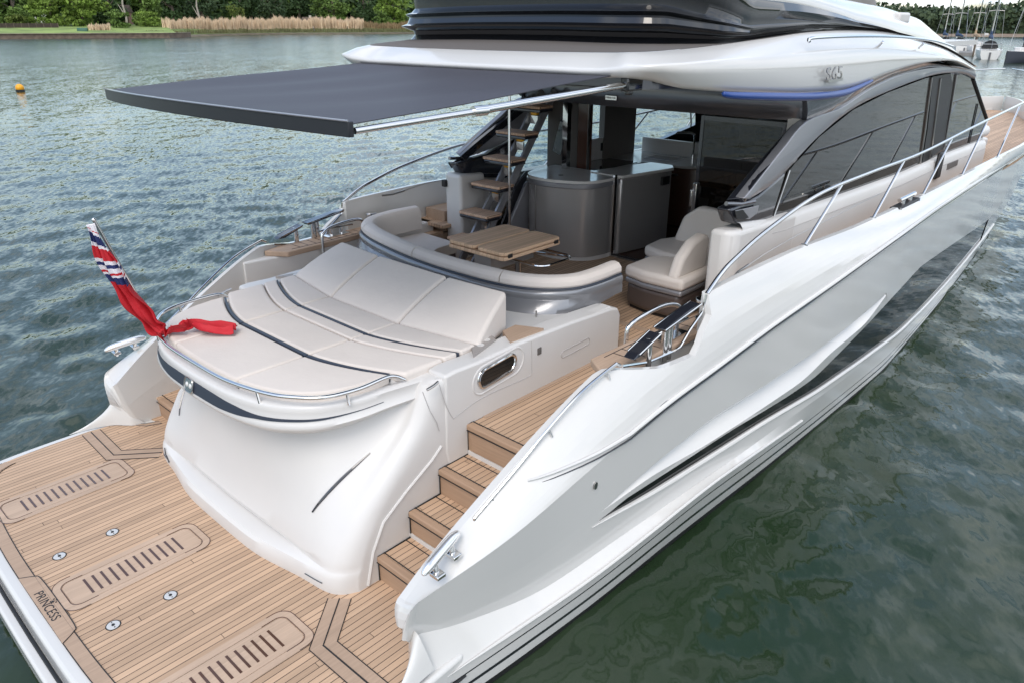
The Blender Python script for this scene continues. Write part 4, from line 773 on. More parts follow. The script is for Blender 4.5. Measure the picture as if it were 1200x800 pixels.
for s in (1, -1):
    rlp = [UX(*p, 2.14) for p in [(943, 53), (948, 49), (1000, 46.5), (1050, 47), (1090, 51), (1112, 57.5)]]
    m = MB(); m.tube([(s*(p[0]+.04), p[1], p[2]+.03) for p in spline(rlp, 24)], .016, 8)
    for px, py in ((1030, 50), (1078, 52)): q = UX(px, py, 2.14); m.tube([(s*(q[0]+.04), q[1], q[2]+.01), (s*(q[0]-.02), q[1]+.05, q[2]-.05)], .012, 6)
    m.build('roof_grab_rail', chrome, Y_)
    q = UX(1053, 21, 1.74); m = MB(); m.box((min(s*1.72, s*1.84), q[1]-.25, q[2]-.07), (max(s*1.72, s*1.84), q[1]+.15, q[2]+.06)); m.build('navigation_light', white2, Y_, bevel=.03)
    # silver arch band
    ua = [(872, 233), (897, 201), (920, 172), (945, 143), (985, 127), (1020, 104), (1060, 86.5), (1100, 78.5), (1125, 78), (1143, 84)]
    la = [(878, 234), (903, 218), (924, 198), (960, 160), (1000, 128), (1040, 108), (1085, 91), (1112, 86), (1130, 87), (1143, 93)]
    U_, L_ = spline([UX(*p, 2.02) for p in ua], 40), spline([UX(*p, 1.985) for p in la], 40)
    m = MB(); m.panel([[sgn(p, s) for p in U_], [sgn((p[0]+.02, p[1], p[2]), s) for p in lerp(U_, L_, .5)], [sgn(p, s) for p in L_]], (-s*.10, 0, 0)); arch = m.build('cabin_arch', silver, Y_, smooth=50, bevel=.012)
    # dark inner facet facing aft, and the gloss black foot
    f0 = [UX(*p, 2.018) for p in [(873, 232), (897, 200), (945, 144)]]; f1 = [UX(*p, 1.86) for p in [(851, 234), (880, 200), (928, 146)]]
    A_, B_ = spline(f0, 12), spline(f1, 12)
    m = MB(); m.panel([[sgn(p, s) for p in A_], [sgn(p, s) for p in B_]], (-s*.02, .06, -.06)); m.build('arch_facet', graphite_d, arch, smooth=50, bevel=.01)
    m = MB(); ft_ = [UX(*p, 1.975) for p in [(856, 246), (874, 237), (890, 229), (922, 201.5), (903, 264), (872, 266), (860, 262)]]
    m.poly3([sgn(p, s) for p in ft_], (-s*.16, 0, 0)); foot = m.build('arch_foot', graphite_d, arch, bevel=.03, seg=3)
    m = MB(); q0 = UX(851, 239, 1.93); q1 = UX(884, 236, 2.0)
    m.tube([sgn(q0, s), sgn((q0+q1)/2+np.array([0, 0, -.015]), s), sgn(q1, s)], .022, 8); m.build('foot_ridge', graphite, foot)
    m = MB(); m.poly3([sgn(UX(*p, 2.0), s) for p in [(861, 247), (880, 243), (889, 241), (887, 250), (878, 257), (868, 257)]], (s*.006, 0, 0)); m.build('foot_vent', silver, foot, bevel=.01); m = MB(); m.poly3([sgn(UX(*p, 2.004), s) for p in [(861, 248), (870, 246), (877, 255), (870, 258), (863, 256)]], (s*.006, 0, 0)); m.build('foot_recess', blackm, foot)
    # side glazing on x ~ 1.95
    gx = 1.95
    wp = [UX(*p, gx) for p in [(904, 264), (923, 202), (960, 161), (1000, 129), (1040, 109), (1085, 92), (1112, 87), (1130, 88), (1141, 93), (1150, 118), (1157, 140), (1146, 170), (1100, 183), (1050, 206), (1000, 224), (950, 242)]]
    if s > 0:
        m = MB(); m.poly3([sgn(p, s) for p in wp], (-s*.02, 0, 0)); wn = m.build('side_window', glassd, Y_)
    else:
        m = MB(); m.poly3([sgn(p, s) for p in wp], (-s*.02, 0, 0)); clearg = glass_mat('clear_tinted_glass', (.86, .89, .89), 1); wn = m.build('side_window', clearg, Y_)
    m = MB()
    def mull(a, b, r): m.tube([sgn(UX(*a, gx+.012), s), sgn(UX(*b, gx+.012), s)], r, 6)
    mull((903, 264), (925, 200), .014); m.build('window_mullion', steel, wn)
    m = MB(); mull((1121, 87.5), (1106, 176), .018); mull((1092, 91), (1078, 195), .016); mull((1102, 92), (1090, 185), .02); m.build('sliding_window_frame', steel, wn)
    m = MB(); m.poly3([sgn(UX(*p, gx+.004), s) for p in [(1093, 91), (1114, 87.5), (1116, 100), (1106, 173), (1080, 194), (1087, 150)]], (s*.004, 0, 0)); m.build('dark_opening_plate', blackm, wn)  # flat black plate paints the unlit interior behind the open window
    m = MB(); mull((1141, 93), (1157, 140), .022); mull((1146, 122), (1136, 168), .01); m.build('window_post', blackm, wn)
    # graphite strip between roof edge and arch, with the blue line
    ga = [UX(*p) for p in [(945, 143, 1.99), (985, 127.5, 2.01), (1020, 104.5, 2.01), (1060, 87, 2.01), (1100, 79, 2.01), (1143, 84.5, 2.0)]]
    gb = [UX(*p) for p in [(945, 111, 2.10), (985, 108, 2.11), (1012, 99, 2.11), (1042, 86, 2.11), (1082, 74.5, 2.10), (1140, 82, 2.03)]]
    A_, B_ = spline(ga, 30), spline(gb, 30)
    m = MB(); m.panel([[sgn(p, s) for p in A_], [sgn((p[0]+.015, p[1], p[2]), s) for p in lerp(A_, B_, .4)], [sgn(p, s) for p in B_]], (-s*.05, 0, 0)); m.build('arch_shoulder', graphite, arch, smooth=60)
    bl = spline([UX(*p) for p in [(847, 109, 2.15), (856, 112, 2.17), (900, 113.5, 2.20), (950, 113.5, 2.20), (985, 110, 2.19), (1003, 104, 2.18), (1022, 95, 2.17)]], 30)
    m = MB(); m.tube([sgn(p, s) for p in bl], list(.038*np.sin(np.pi*np.linspace(.06, .93, 30))**.6), 10); m.build('blue_accent', bluest, roof)
# header over the saloon doors
m = MB(); hr = []
for yo, z in ((.10, 3.262), (.0, 3.27), (-.035, 3.36), (-.05, 3.47), (-.03, 3.60), (.10, 3.78)): hr.append(mirror(spline([(0, 7.20+yo, z), (.9, 7.20+yo, z), (1.6, 7.21+yo, z+.004), (1.86, 7.22+yo, z+.008), (1.97, 7.26+yo, z+.012), (1.985, 7.36+yo, z+.015)], 24)))
m.loft(hr); hd = m.build('door_header', graphite, Y_, smooth=60, normals=False)
q = UY(716, 115, 7.14); m = MB(); m.box((q[0]-.085, 7.135, q[2]-.028), (q[0]+.085, 7.155, q[2]+.028)); bd = m.build('header_badge', chrome, hd, bevel=.004)
text_mesh('badge_lettering', 'PRINCESS', .036, white, bd, frame((q[0], 7.133, q[2]), (1, 0, 0), (0, 0, 1)), .0015)
q = UX(968, 88, 2.17); q2 = UX(985, 86, 2.17); text_mesh('side_lettering', 'S65', .17, graphite_d, roof, frame((2.245, q[1]+.02, q[2]+.012), (0, 1, .0), (-.12, .12, 1)) @ Matrix.Diagonal((1.75, 1, 1, 1)), .004)
m = MB(); a0_ = UX(962, 96.5, 2.17); m.box((2.19, a0_[1]+.05, a0_[2]-.005), (2.226, a0_[1]+.42, a0_[2]+.022)); m.build('side_badge_bar', steel, roof)
# windscreen and foredeck, forward
m = MB(); w0 = spline([(-1.80, 13.9, 3.50), (-1.2, 14.6, 3.62), (0, 14.9, 3.66), (1.2, 14.6, 3.62), (1.80, 13.9, 3.50)], 24); w1 = spline([(-1.95, 15.7, 2.26), (-1.3, 16.6, 2.22), (0, 16.9, 2.20), (1.3, 16.6, 2.22), (1.95, 15.7, 2.26)], 24)
m.panel([w0, w1], (0, .02, -.01)); m.build('windscreen', glassd, Y_, smooth=60)
m = MB(); m.prism([(-1.9, 15.2), (1.9, 15.2), (1.75, 17.2), (.9, 18.6), (-.9, 18.6), (-1.75, 17.2)], 1.93, [2.26, 2.26, 2.10, 2.02, 2.02, 2.10]); m.build('foredeck_moulding', white2, Y_, bevel=.06)
m = MB(); m.prism([(1.2, 15.9), (1.85, 15.7), (1.9, 16.5), (1.3, 16.9)], 2.2, 2.42); m.build('foredeck_cushion', white2, Y_, bevel=.09)
# ------------------------------------------------------------------ saloon shell
m = MB(); m.box((-1.90, 7.28, 1.20), (1.90, 15.0, SOLE-.004)); m.build('saloon_floor', wooddark, Y_)
m = MB(); m.box((-1.88, 7.4, 3.55), (1.88, 14.0, 3.60)); m.build('saloon_ceiling', ceil, Y_)
m = MB(); m.box((-1.85, 12.9, SOLE), (1.85, 13.0, 3.0)); m.build('saloon_bulkhead', inner, Y_)
for s in (1, -1):
    m = MB(); m.box((min(s*1.86, s*1.91), 7.3, SOLE), (max(s*1.86, s*1.91), 14.5, 2.26)); m.build('saloon_side_lining', white2 if s < 0 else inner, Y_)
m = MB(); m.box((-1.90, 8.9, 2.25), (-1.80, 9.75, 3.55)); m.build('window_pillar', taupe, Y_)
m = MB(); m.box((-1.90, 7.70, 2.25), (-1.80, 8.50, 3.55)); m.build('galley_pillar', wooddark, Y_)
m = MB(); m.prism([(-1.9, 10.3), (-1.80, 10.3), (-1.80, 13.5), (-1.9, 13.5)], 2.24, [2.36, 2.36, 2.80, 2.80]); m.build('window_ledge', graphite_d, Y_)
# sliding glass doors
dg = MB(); dg.box((.80, 7.235, SOLE+.05), (1.78, 7.247, 3.22)); dr_ = thing('sliding_door', 'dark tinted sliding glass door standing open beside the galley', 'door', (1.3, 7.24, SOLE))
dg.build('glass_pane', glass_mat('door_glass', (.16, .15, .14), 1), dr_); m = MB(); m.box((.775, 7.225, SOLE+.01), (.815, 7.265, 3.25)); m.box((1.75, 7.225, SOLE+.01), (1.80, 7.265, 3.25)); m.box((.815, 7.228, 3.20), (1.75, 7.262, 3.25)); m.box((.815, 7.228, SOLE+.01), (1.75, 7.262, SOLE+.07)); m.build('door_frame', graphite_d, dr_)
for dx_, dy_ in ((.04, .08), (.10, .15)):
    m = MB(); m.box((1.05+dx_, 7.225+dy_, SOLE+.01), (1.10+dx_, 7.255+dy_, 3.22)); m.build('door_stile', wooddark, dr_)
m = MB(); m.box((.765, 7.195, 2.10), (.815, 7.228, 2.48)); m.box((.745, 7.175, 2.20), (.772, 7.20, 2.40)); m.build('door_handle', chrome, dr_, bevel=.006)
m = MB(); m.box((-.42, 7.20, SOLE), (1.80, 7.30, SOLE+.012)); dt = m.build('door_track', steel, Y_)
m = MB()
for yy in (7.225, 7.25, 7.275): m.box((-.42, yy, SOLE+.011), (1.80, yy+.008, SOLE+.016))
m.build('track_groove', blackm, dt)
m = MB(); m.box((1.80, 7.21, SOLE), (1.93, 7.29, 3.30)); m.build('door_jamb', ceil, Y_)
m = MB(); m.box((-1.28, 7.24, 2.36), (-1.20, 7.32, 3.30)); m.build('door_post', chrome, Y_); m = MB(); m.box((-1.27, 7.56, SOLE), (-1.10, 7.66, 3.5)); m.build('dark_panel', wooddark, Y_); m = MB(); m.box((-1.098, 7.55, 2.3), (-1.085, 7.60, 3.5)); m.build('panel_edge', steel, Y_)
# ================================================================== FURNITURE AND LOOSE THINGS ON BOARD
# ---- sun pad
sp_ = thing('sun_pad', 'beige upholstered sun pad with navy inlay stripes and raised headrests over the stern', 'sun pad', (0, 2.3, 1.78))
def pad(name, poly, z0, z1, par, mat=None, r=.028):
    m = MB(); m.prism(poly, z0, z1); return m.build(name, mat or fabric, par, bevel=r, seg=4, smooth=60)
edge = offs(lipxy, -.095); edge = [(p[0], p[1]) for p in spline([(a, b, 0) for a, b in edge], 60)]
ey = lambda y: float(np.interp(y, [p[1] for p in edge], [p[0] for p in edge]))
n1 = lambda x: 2.0+.0*x+.26*max(0, (abs(x)-.46)/.82)**1.6          # first navy line
n2 = lambda x: 2.565+.27*max(0, (abs(x)-.46)/.86)**1.5             # second
zt = 1.872
def between(x0, x1, fa, fb, n=10, g=.004):
    xs = np.linspace(x0+g, x1-g, n); return [(x, fa(x)+g) for x in xs]+[(x, fb(x)-g) for x in xs[::-1]]
xe = ey(2.2)
aft_e = lambda x: float(np.interp(abs(x), [p[0] for p in edge if p[1] < 2.22], [p[1] for p in edge if p[1] < 2.22]))
for x0, x1 in ((-xe+.01, -.49), (-.49, .49), (.49, xe-.01)):
    pad('cushion', between(x0, x1, aft_e, lambda x: max(n1(x), aft_e(x)+.03), 24), 1.78, zt, sp_)
xs2 = 1.335
for x0, x1 in ((-xs2+.02, -.49), (-.49, .49), (.49, xs2-.02)):
    pad('cushion', between(x0, x1, lambda x: n1(x)+.034, lambda x: n2(x)-.14), 1.78, zt+.002, sp_)
    pad('cushion', between(x0, x1, lambda x: n2(x)-.138, n2), 1.78, zt+.004, sp_, r=.015)
    pad('cushion', between(x0, x1, lambda x: n2(x)+.034, lambda x: 2.90+.14*max(0, (abs(x)-.5)/.85)), 1.78, zt+.006, sp_, r=.02)
for f, lim in ((n1, xe-.03), (n2, xs2-.02)):
    for x0, x1 in ((-lim, -.495), (-.485, .485), (.495, lim)):
        xs = np.linspace(x0, x1, 12); m = MB(); wd = [(.034 if abs(x) < .7 else .034-.018*(abs(x)-.7)/.6) for x in xs]
        m.prism([(x, f(x)) for x in xs]+[(x, f(x)+w_) for x, w_ in zip(xs[::-1], wd[::-1])], 1.80, zt-.002); m.build('navy_stripe', navy, sp_, bevel=.006)
hb0 = lambda x: 2.90+.14*max(0, (abs(x)-.5)/.85)
def backrest(x0, x1):
    rows = []
    for t in np.linspace(0, 1, 7):
        xs = np.linspace(x0+.004, x1-.004, 8); rw = []
        for x in xs:
            k = 1-.10*t*(abs(x) > .6)
            y = hb0(x)*(1-t)+(3.50+.05*max(0, (abs(x)-.5)/.85))*t; z = 1.872+(2.155-1.872)*(t**.92)+.014*math.sin(math.pi*t); rw.append((x*(1-.12*t*min(1, max(0, (abs(x)-.49)/.8))), y, z))
        rows.append(rw)
    low = [[(p[0], p[1]+.02*0, 1.80) for p in rw] for rw in rows]
    m = MB(); A = np.array(rows); B_ = A.copy(); B_[:, :, 2] = 1.79
    m.panel(rows, B_-A); return m.build('headrest', fabric, sp_, bevel=.035, seg=4, smooth=60)
for x0, x1 in ((-1.33, -.49), (-.49, .49), (.49, 1.33)): backrest(x0, x1)
# ---- U shaped cockpit sofa
so = thing('cockpit_sofa', 'curved beige cockpit sofa wrapping round the teak table, grey moulded back', 'sofa', (0, 4.3, SOLE))
back = [(-2.07, 5.25), (-2.09, 4.85), (-2.05, 4.55), (-1.90, 4.34), (-1.60, 4.21), (-1.2, 4.115), (-.75, 4.04), (-.30, 4.0), (0, 3.995), (.42, 4.01), (.78, 4.07), (1.06, 4.215), (1.23, 4.42), (1.285, 4.68), (1.29, 5.0)]
bsp = [(p[0], p[1]) for p in spline([(a, b, 0) for a, b in back], 420)]
def offo(pts, d):
    P = np.array(pts); T = np.gradient(P, axis=0); T /= np.linalg.norm(T, axis=1)[:, None]; return [tuple(q) for q in P+np.stack([T[:, 1], -T[:, 0]], 1)*d]
def ringrow(d, z, dz=0, cut=None, o=None):
    dd = max(d, 0)-min(max(d, 0), .045); A0, A1 = offo(bsp, d-dd), offo(bsp, d); o = []
    for (a0, b0), (a1, b1) in zip(A0, A1):
        k = 1-min(1, max(0, (b0-4.12)/.35)); o.append((a0+(a1-a0)*k, b0+(b1-b0)*k))
    return [(a, b, z+dz*min(1, max(0, (b-4.0)/.9))) for a, b in o]
m = MB(); R_ = [ringrow(-.04, 1.78, .03), ringrow(-.02, 1.745, .03), ringrow(.0, 1.76, .03), ringrow(.008, 1.80, .03)]
R_ = [ringrow(.06, 1.718, .10), ringrow(.12, 1.726, .10), ringrow(.14, 1.75, .09), ringrow(.11, 1.82, .06), ringrow(.04, 1.878, .03), ringrow(.045, 1.90, .02), ringrow(.06, 1.92, .02), ringrow(.058, 1.948, .02), ringrow(.035, 1.966, .02), ringrow(.0, 1.97, .02), ringrow(-.08, 1.97, .02), ringrow(-.08, 1.735, .10)]
nrow = len(R_[0]); m.loft(R_)
for e in (0, nrow-1): m.add([r[e] for r in R_[:-1]], [tuple(range(len(R_)-1))])
m.build('back_shell', shellm, so, smooth=50, normals=True)
m = MB(); m.tube([(p[0], p[1], p[2]) for p in ringrow(.022, 1.974, .02)], .012, 6); m.build('navy_piping', navy, so)
# back cushions, split by seams
def arcseg(i0, i1, sname):
    full = ringrow(0, 0, 0); sub = range(i0, i1+1)
    prof = [(.012, 1.978), (.024, 2.0), (.020, 2.04), (-.012, 2.075), (-.06, 2.086), (-.115, 2.072), (-.15, 2.03), (-.165, 1.94), (-.17, 1.80), (-.05, 1.80), (-.04, 1.97)]
    rws = []
    for d, z in prof:
        rw = ringrow(d, z, .025); rws.append([rw[k] for k in sub])
    rws.append(rws[0]); m = MB(); m.loft(rws)
    for e in (0, -1): m.add([r[e] for r in rws[:-1]], [tuple(range(len(rws)-1))])
    return m.build(sname, fabric, so, smooth=60, bevel=.006)
full = np.array(ringrow(0, 0, 0)); cut = [0, int(np.argmin(abs(full[:, 0]+1.78)+100*(full[:, 1] > 4.5))), int(np.argmin(abs(full[:, 0]+.62))), int(np.argmin(abs(full[:, 0]-.62))), nrow-1]
for a, b in zip(cut[:-1], cut[1:]): arcseg(a+(1 if a else 0), b, 'back_cushion')
so_ = offo(bsp, -.17); si_ = [(-1.22, 5.20), (-1.22, 4.9), (-1.12, 4.70), (-.9, 4.62), (-.3, 4.56), (.40, 4.56), (.60, 4.62), (.68, 4.75), (.68, 4.98)]
m = MB(); m.prism([(p[0], p[1]) for p in so_]+[(p[0], p[1]) for p in si_[::-1]], 1.66, 1.785); m.build('seat_cushion', fabric, so, bevel=.03)
m = MB(); m.prism(offo(bsp, -.19)+[(p[0]*1.04, p[1]+.02) for p in si_[::-1]], SOLE, 1.655); m.build('seat_base', brownbase, so)
for s in (1, -1):
    m = MB(); m.cyl((s*1.10, 4.0, 1.775), .008, .06, 8); m.cyl((s*1.30, 4.52, 1.79), .008, .06, 8); m.build('support_pin', steel, so)
# ---- two-part corner seat to starboard: two armchairs
def armchair(label, loc, rz, seatpoly, backpoly, bh):
    t = thing('armchair', label, 'armchair', loc, 'beige armchairs by the saloon door')
    P = lambda pl, k=1.0: [(loc[0]+(x*math.cos(rz)-y*math.sin(rz))*k, loc[1]+(x*math.sin(rz)+y*math.cos(rz))*k) for x, y in pl]
    m = MB(); m.prism(P(seatpoly, .93), SOLE+.03, SOLE+.30); m.build('base', brownbase, t, bevel=.06, seg=4)
    m = MB(); m.prism(P(seatpoly, .80), SOLE, SOLE+.04); m.build('plinth', blackm, t)
    m = MB(); m.prism(P(seatpoly, .97), SOLE+.285, SOLE+.345); m.build('trim_band', silver, t, bevel=.02)
    m = MB(); m.prism(P(seatpoly, 1.0), SOLE+.345, SOLE+.475); m.build('seat', fabric, t, bevel=.045, seg=4)
    m = MB(); n = len(backpoly)
    q = P([(a, b) for a, b, c in backpoly]); vs = [(q[i][0], q[i][1], SOLE+.44+backpoly[i][2]*(bh-.0)) for i in range(n)]
    return t, m, vs
seatA = [(-.36, -.30), (.34, -.30), (.36, .30), (-.28, .32), (-.38, .15)]
# aft seat: back against the pillar (starboard), facing port
L1 = (1.19, 5.98, SOLE)
t, m, _v = armchair('nearer beige armchair with brown base, its back to the white corner pillar', L1, 0, [(-.33, -.26), (-.05, -.33), (.42, -.32), (.42, .34), (-.20, .36), (-.34, .22)], [(0, 0, 0)]*3, 0)
bp = [(5.67, SOLE+.45), (6.29, SOLE+.45), (6.31, SOLE+.80), (6.18, SOLE+.84), (5.98, SOLE+.80), (5.78, SOLE+.66)]
m = MB(); m.poly3([(1.53, y, z) for y, z in bp], (-.13, 0, 0)); m.build('back_cushion', fabric, t, bevel=.045, seg=4)
L2 = (1.00, 6.80, SOLE)
t, m, _v = armchair('farther beige armchair with wide low back, next to the sliding glass door', L2, 0, [(-.42, -.28), (-.10, -.40), (.50, -.38), (.50, .34), (-.36, .34), (-.46, .10)], [(0, 0, 0)]*3, 0)
q = [UY(*p, 6.98) for p in [(788, 282), (800, 254), (818, 242.5), (858, 251), (860, 262), (850, 290), (820, 292)]]
m = MB(); m.poly3([(p[0], 6.98, p[2]) for p in q], (0, .14, 0)); m.build('back_cushion', fabric, t, bevel=.045, seg=4)
# ---- folding teak table
tb = thing('cockpit_table', 'folding teak cockpit table with two leaves on polished pedestals', 'table', (-.1, 4.9, SOLE))
TZ = SOLE+.75
c = [UZ(*p, TZ) for p in [(524, 279), (584, 260), (652, 273), (601, 304)]]
c0 = sum(np.array(p) for p in c)/4; ux = np.array([1.0, 0, 0]); hx, hy = .415, .455; c0 = np.array([-.12, 4.88])
def rrect(x0, x1, y0, y1, r, n=5):
    pts = []
    for cx_, cy_, a0 in ((x1-r, y1-r, 0), (x0+r, y1-r, 90), (x0+r, y0+r, 180), (x1-r, y0+r, 270)):
        for k in range(n+1): a = R(a0+90*k/n); pts.append((cx_+r*math.cos(a), cy_+r*math.sin(a)))
    return pts
m = MB(); m.prism(rrect(c0[0]-hx, c0[0]+hx, c0[1]-hy, c0[1]+hy, .05), TZ-.075, TZ-.038); m.build('table_top', teakt, tb, bevel=.008)
for x0, x1 in ((c0[0]-hx, c0[0]-.012), (c0[0]+.012, c0[0]+hx)):
    m = MB(); m.prism(rrect(x0, x1, c0[1]-hy+.005, c0[1]+hy-.005, .06), TZ-.03, TZ+.008); lf = m.build('table_leaf', teakt, tb, bevel=.01)
m = MB()
for yy in (-.36, .36): m.box((c0[0]+hx-.004, c0[1]+yy-.03, TZ-.05), (c0[0]+hx+.008, c0[1]+yy+.03, TZ-.012))
m.build('hinge', blackm, tb)
for yy in (-.22, .22):
    m = MB(); m.cyl((c0[0], c0[1]+yy, SOLE), .09, .02, 20); m.cyl((c0[0], c0[1]+yy, SOLE+.02), .038, .62, 16); m.build('pedestal', chrome, tb)
m = MB(); loop = [(p[0], p[1], TZ-.17) for p in rrect(c0[0]+.05, c0[0]+.62, c0[1]-.10, c0[1]+.42, .12, 6)]; m.tube(loop, .014, 8, closed=True)
for p in (loop[3], loop[17]): m.tube([p, (c0[0], c0[1]+.2, TZ-.17)], .011, 6)
m.build('foot_rail', chrome, tb)
m = MB(); m.box((c0[0]-.12, c0[1]-.34, TZ-.26), (c0[0]+.12, c0[1]+.34, TZ-.08)); m.build('apron_box', bargrey, tb)
# ---- bar cabinet behind the table
br = thing('wet_bar', 'curved taupe bar cabinet with pale stone top beside the flybridge stairs', 'bar cabinet', (-.9, 7.0, SOLE))
bo = spline([(-1.55, 7.40, 0), (-1.52, 6.92, 0), (-1.36, 6.62, 0), (-1.05, 6.52, 0), (-.72, 6.58, 0), (-.46, 6.74, 0), (-.37, 7.02, 0), (-.37, 7.22, 0)], 40)
bo = [(p[0], p[1]) for p in bo]; BT = 2.40
m = MB(); inn = [(p[0]*.985-.012, p[1]+.03) for p in bo]; m.prism(inn+[(-.37, 7.40), (-1.55, 7.40)], SOLE+.06, BT-.09); m.build('bar_front', bargrey, br, smooth=40)
m = MB(); m.prism([(p[0]*.96-.03, p[1]+.07) for p in bo]+[(-.40, 7.38), (-1.5, 7.38)], SOLE, SOLE+.065); m.build('plinth', white2, br)
m = MB(); m.prism(bo+[(-.36, 7.42), (-1.56, 7.42)], BT-.10, BT-.035); m.build('trim_band', silver, br, bevel=.02)
m = MB(); m.prism([(p[0]*.992-.006, p[1]+.015) for p in bo]+[(-.37, 7.42), (-1.55, 7.42)], BT-.036, BT); m.build('bar_top', counter, br, bevel=.012)
m = MB(); m.tube([(-1.135, 6.538, SOLE+.06), (-1.135, 6.538, BT-.1)], .006, 6); m.tube([(-1.33, 6.638, SOLE+.06), (-1.33, 6.638, BT-.1)], .006, 6); m.build('door_gap', steel, br)
m = MB(); m.cyl((-.98, 6.86, BT-.002), .035, .006, 16); m.build('top_latch', blackm, br)
m = MB(); m.box((-.385, 7.19, SOLE), (-.355, 7.24, BT+.03)); m.build('door_edge_post', chrome, br)
# inner bar counter just inside the doors
ib = thing('saloon_counter', 'grey glossy counter with pale top just inside the open saloon door', 'counter', (-.4, 7.8, SOLE))
m = MB(); m.prism([(-.40, 7.30), (-.34, 7.34), (-.18, 8.28), (-.30, 8.42), (-.62, 8.42), (-.80, 7.45), (-.80, 7.30)], SOLE, 2.37); m.build('counter_body', bargrey, ib, bevel=.02)
m = MB(); m.prism([(-.38, 7.28), (-.32, 7.32), (-.15, 8.28), (-.28, 8.46), (-.64, 8.46), (-.83, 7.46), (-.83, 7.28)], 2.372, 2.412); m.build('counter_top', counter, ib, bevel=.01)
m = MB(); q = UX(767, 207, -.2); m.box((-.205, 8.05, 2.20), (-.17, 8.22, 2.31)); m.build('socket_plate', blackm, ib)
# ---- galley
ga = thing('galley_unit', 'dark wood galley with pale worktop, steel sink and mixer tap under the port windows', 'galley', (-1.3, 9.4, SOLE))
m = MB(); m.prism([(-1.84, 7.65), (-1.20, 7.65), (-1.20, 9.15), (-.55, 9.20), (-.25, 9.35), (-.12, 9.6), (-.12, 9.95), (-1.84, 9.95)], SOLE, 2.235); m.build('cabinet', wooddark, ga, bevel=.02)
m = MB(); m.prism([(-1.86, 7.62), (-1.17, 7.62), (-1.17, 9.12), (-.55, 9.17), (-.22, 9.33), (-.09, 9.6), (-.09, 9.98), (-1.86, 9.98)], 2.237, 2.275); m.build('worktop', counter, ga, bevel=.008)
m = MB(); m.box((-1.75, 8.05, 2.276), (-1.22, 9.0, 2.283)); m.build('hob', black, ga)
m = MB(); m.box((-1.42, 9.42, 2.255), (-.85, 9.80, 2.279)); sk = m.build('sink', steel, ga); m = MB(); m.box((-1.38, 9.46, 2.262), (-.89, 9.76, 2.2815)); m.build('sink_bowl', graphite, sk)
m = MB(); m.tube(spline([(-.76, 9.84, 2.275), (-.76, 9.84, 2.60), (-.78, 9.83, 2.655), (-.85, 9.80, 2.67), (-1.0, 9.74, 2.665), (-1.02, 9.73, 2.64)], 24), .017, 8); m.cyl((-.76, 9.84, 2.275), .03, .07, 12); m.tube([(-.73, 9.84, 2.33), (-.66, 9.86, 2.35)], .01, 6); m.build('mixer_tap', chrome, ga)
m = MB(); m.box((-1.865, 7.7, 2.276), (-1.82, 9.2, 2.60)); sb_ = m.build('splashback', white2, ga); m = MB(); m.box((-1.822, 8.85, 2.40), (-1.812, 9.05, 2.52)); m.build('socket_plate', blackm, sb_)
m = MB(); m.box((-1.80, 9.98, 2.0), (-.10, 10.04, 2.50)); m.build('galley_back_panel', white2, ga)
m = MB(); m.box((-1.0, 9.155, 2.13), (-.6, 9.17, 2.15)); m.box((-1.198, 8.2, 2.05), (-1.185, 8.6, 2.15)); m.build('drawer_handle', steel, ga)
hs = thing('helm_seat', 'black rounded helm seat seen through the galley beyond the tap', 'seat', (-.15, 11.2, SOLE))
m = MB(); m.cyl((-.15, 11.2, SOLE), .12, .75, 16); m.build('seat_pedestal', steel, hs); m = MB(); m.ball((-.15, 11.2, 2.25), .40, 16, 10, (1, .9, .35)); m.build('seat_cushion', blackm, hs); m = MB(); m.ball((-.15, 11.45, 2.62), .40, 16, 10, (1, .28, .95)); m.build('seat_back', blackm, hs)
# ---- flybridge stairs
stt = thing('flybridge_staircase', 'open staircase with floating brown treads climbing to the flybridge', 'staircase', (-1.7, 6.2, SOLE))
cen = [(549, 281), (563, 250.5), (577, 217), (591, 186.5), (606, 156), (623, 125)]
tp = []
for k, (px, py) in enumerate(cen):
    q = UX(px, py, -1.40); tp.append(q)
    pl = rrect(q[0]-.255, q[0]+.255, q[1]-.15, q[1]+.15, .035)
    m = MB(); m.prism(pl, q[2]-.012, q[2]+.022); td = m.build('tread', treadm, stt, bevel=.01)
    m = MB(); m.prism(rrect(q[0]-.25, q[0]+.25, q[1]-.145, q[1]+.145, .035), q[2]-.055, q[2]-.013); m.build('tread_edge', graphite_d, td, bevel=.012)
    m = MB(); m.box((q[0]-.05, q[1]+.03, q[2]-.115), (q[0]+.05, q[1]+.10, q[2]-.055)); m.build('tread_lamp', yellow, td, bevel=.015)
    m = MB(); m.box((q[0]-.06, q[1]+.05, q[2]-.22), (q[0]+.06, q[1]+.075, q[2]-.12)); m.build('tread_bracket', chrome, td)
d = tp[-1]-tp[0]; d = d/np.linalg.norm(d); a_, b_ = tp[0]-d*.45, tp[-1]+d*.35
for dx, w_, mt in ((-.11, .03, silver), (.11, .03, silver)):
    m = MB(); n_ = np.array([0, -d[2], d[1]])
    A_ = a_+np.array([dx, .10, -.10]); B_ = b_+np.array([dx, .10, -.10]); m.poly3([A_-n_*.05, B_-n_*.05, B_+n_*.05, A_+n_*.05], (w_, 0, 0)); m.build('stringer', mt, stt)
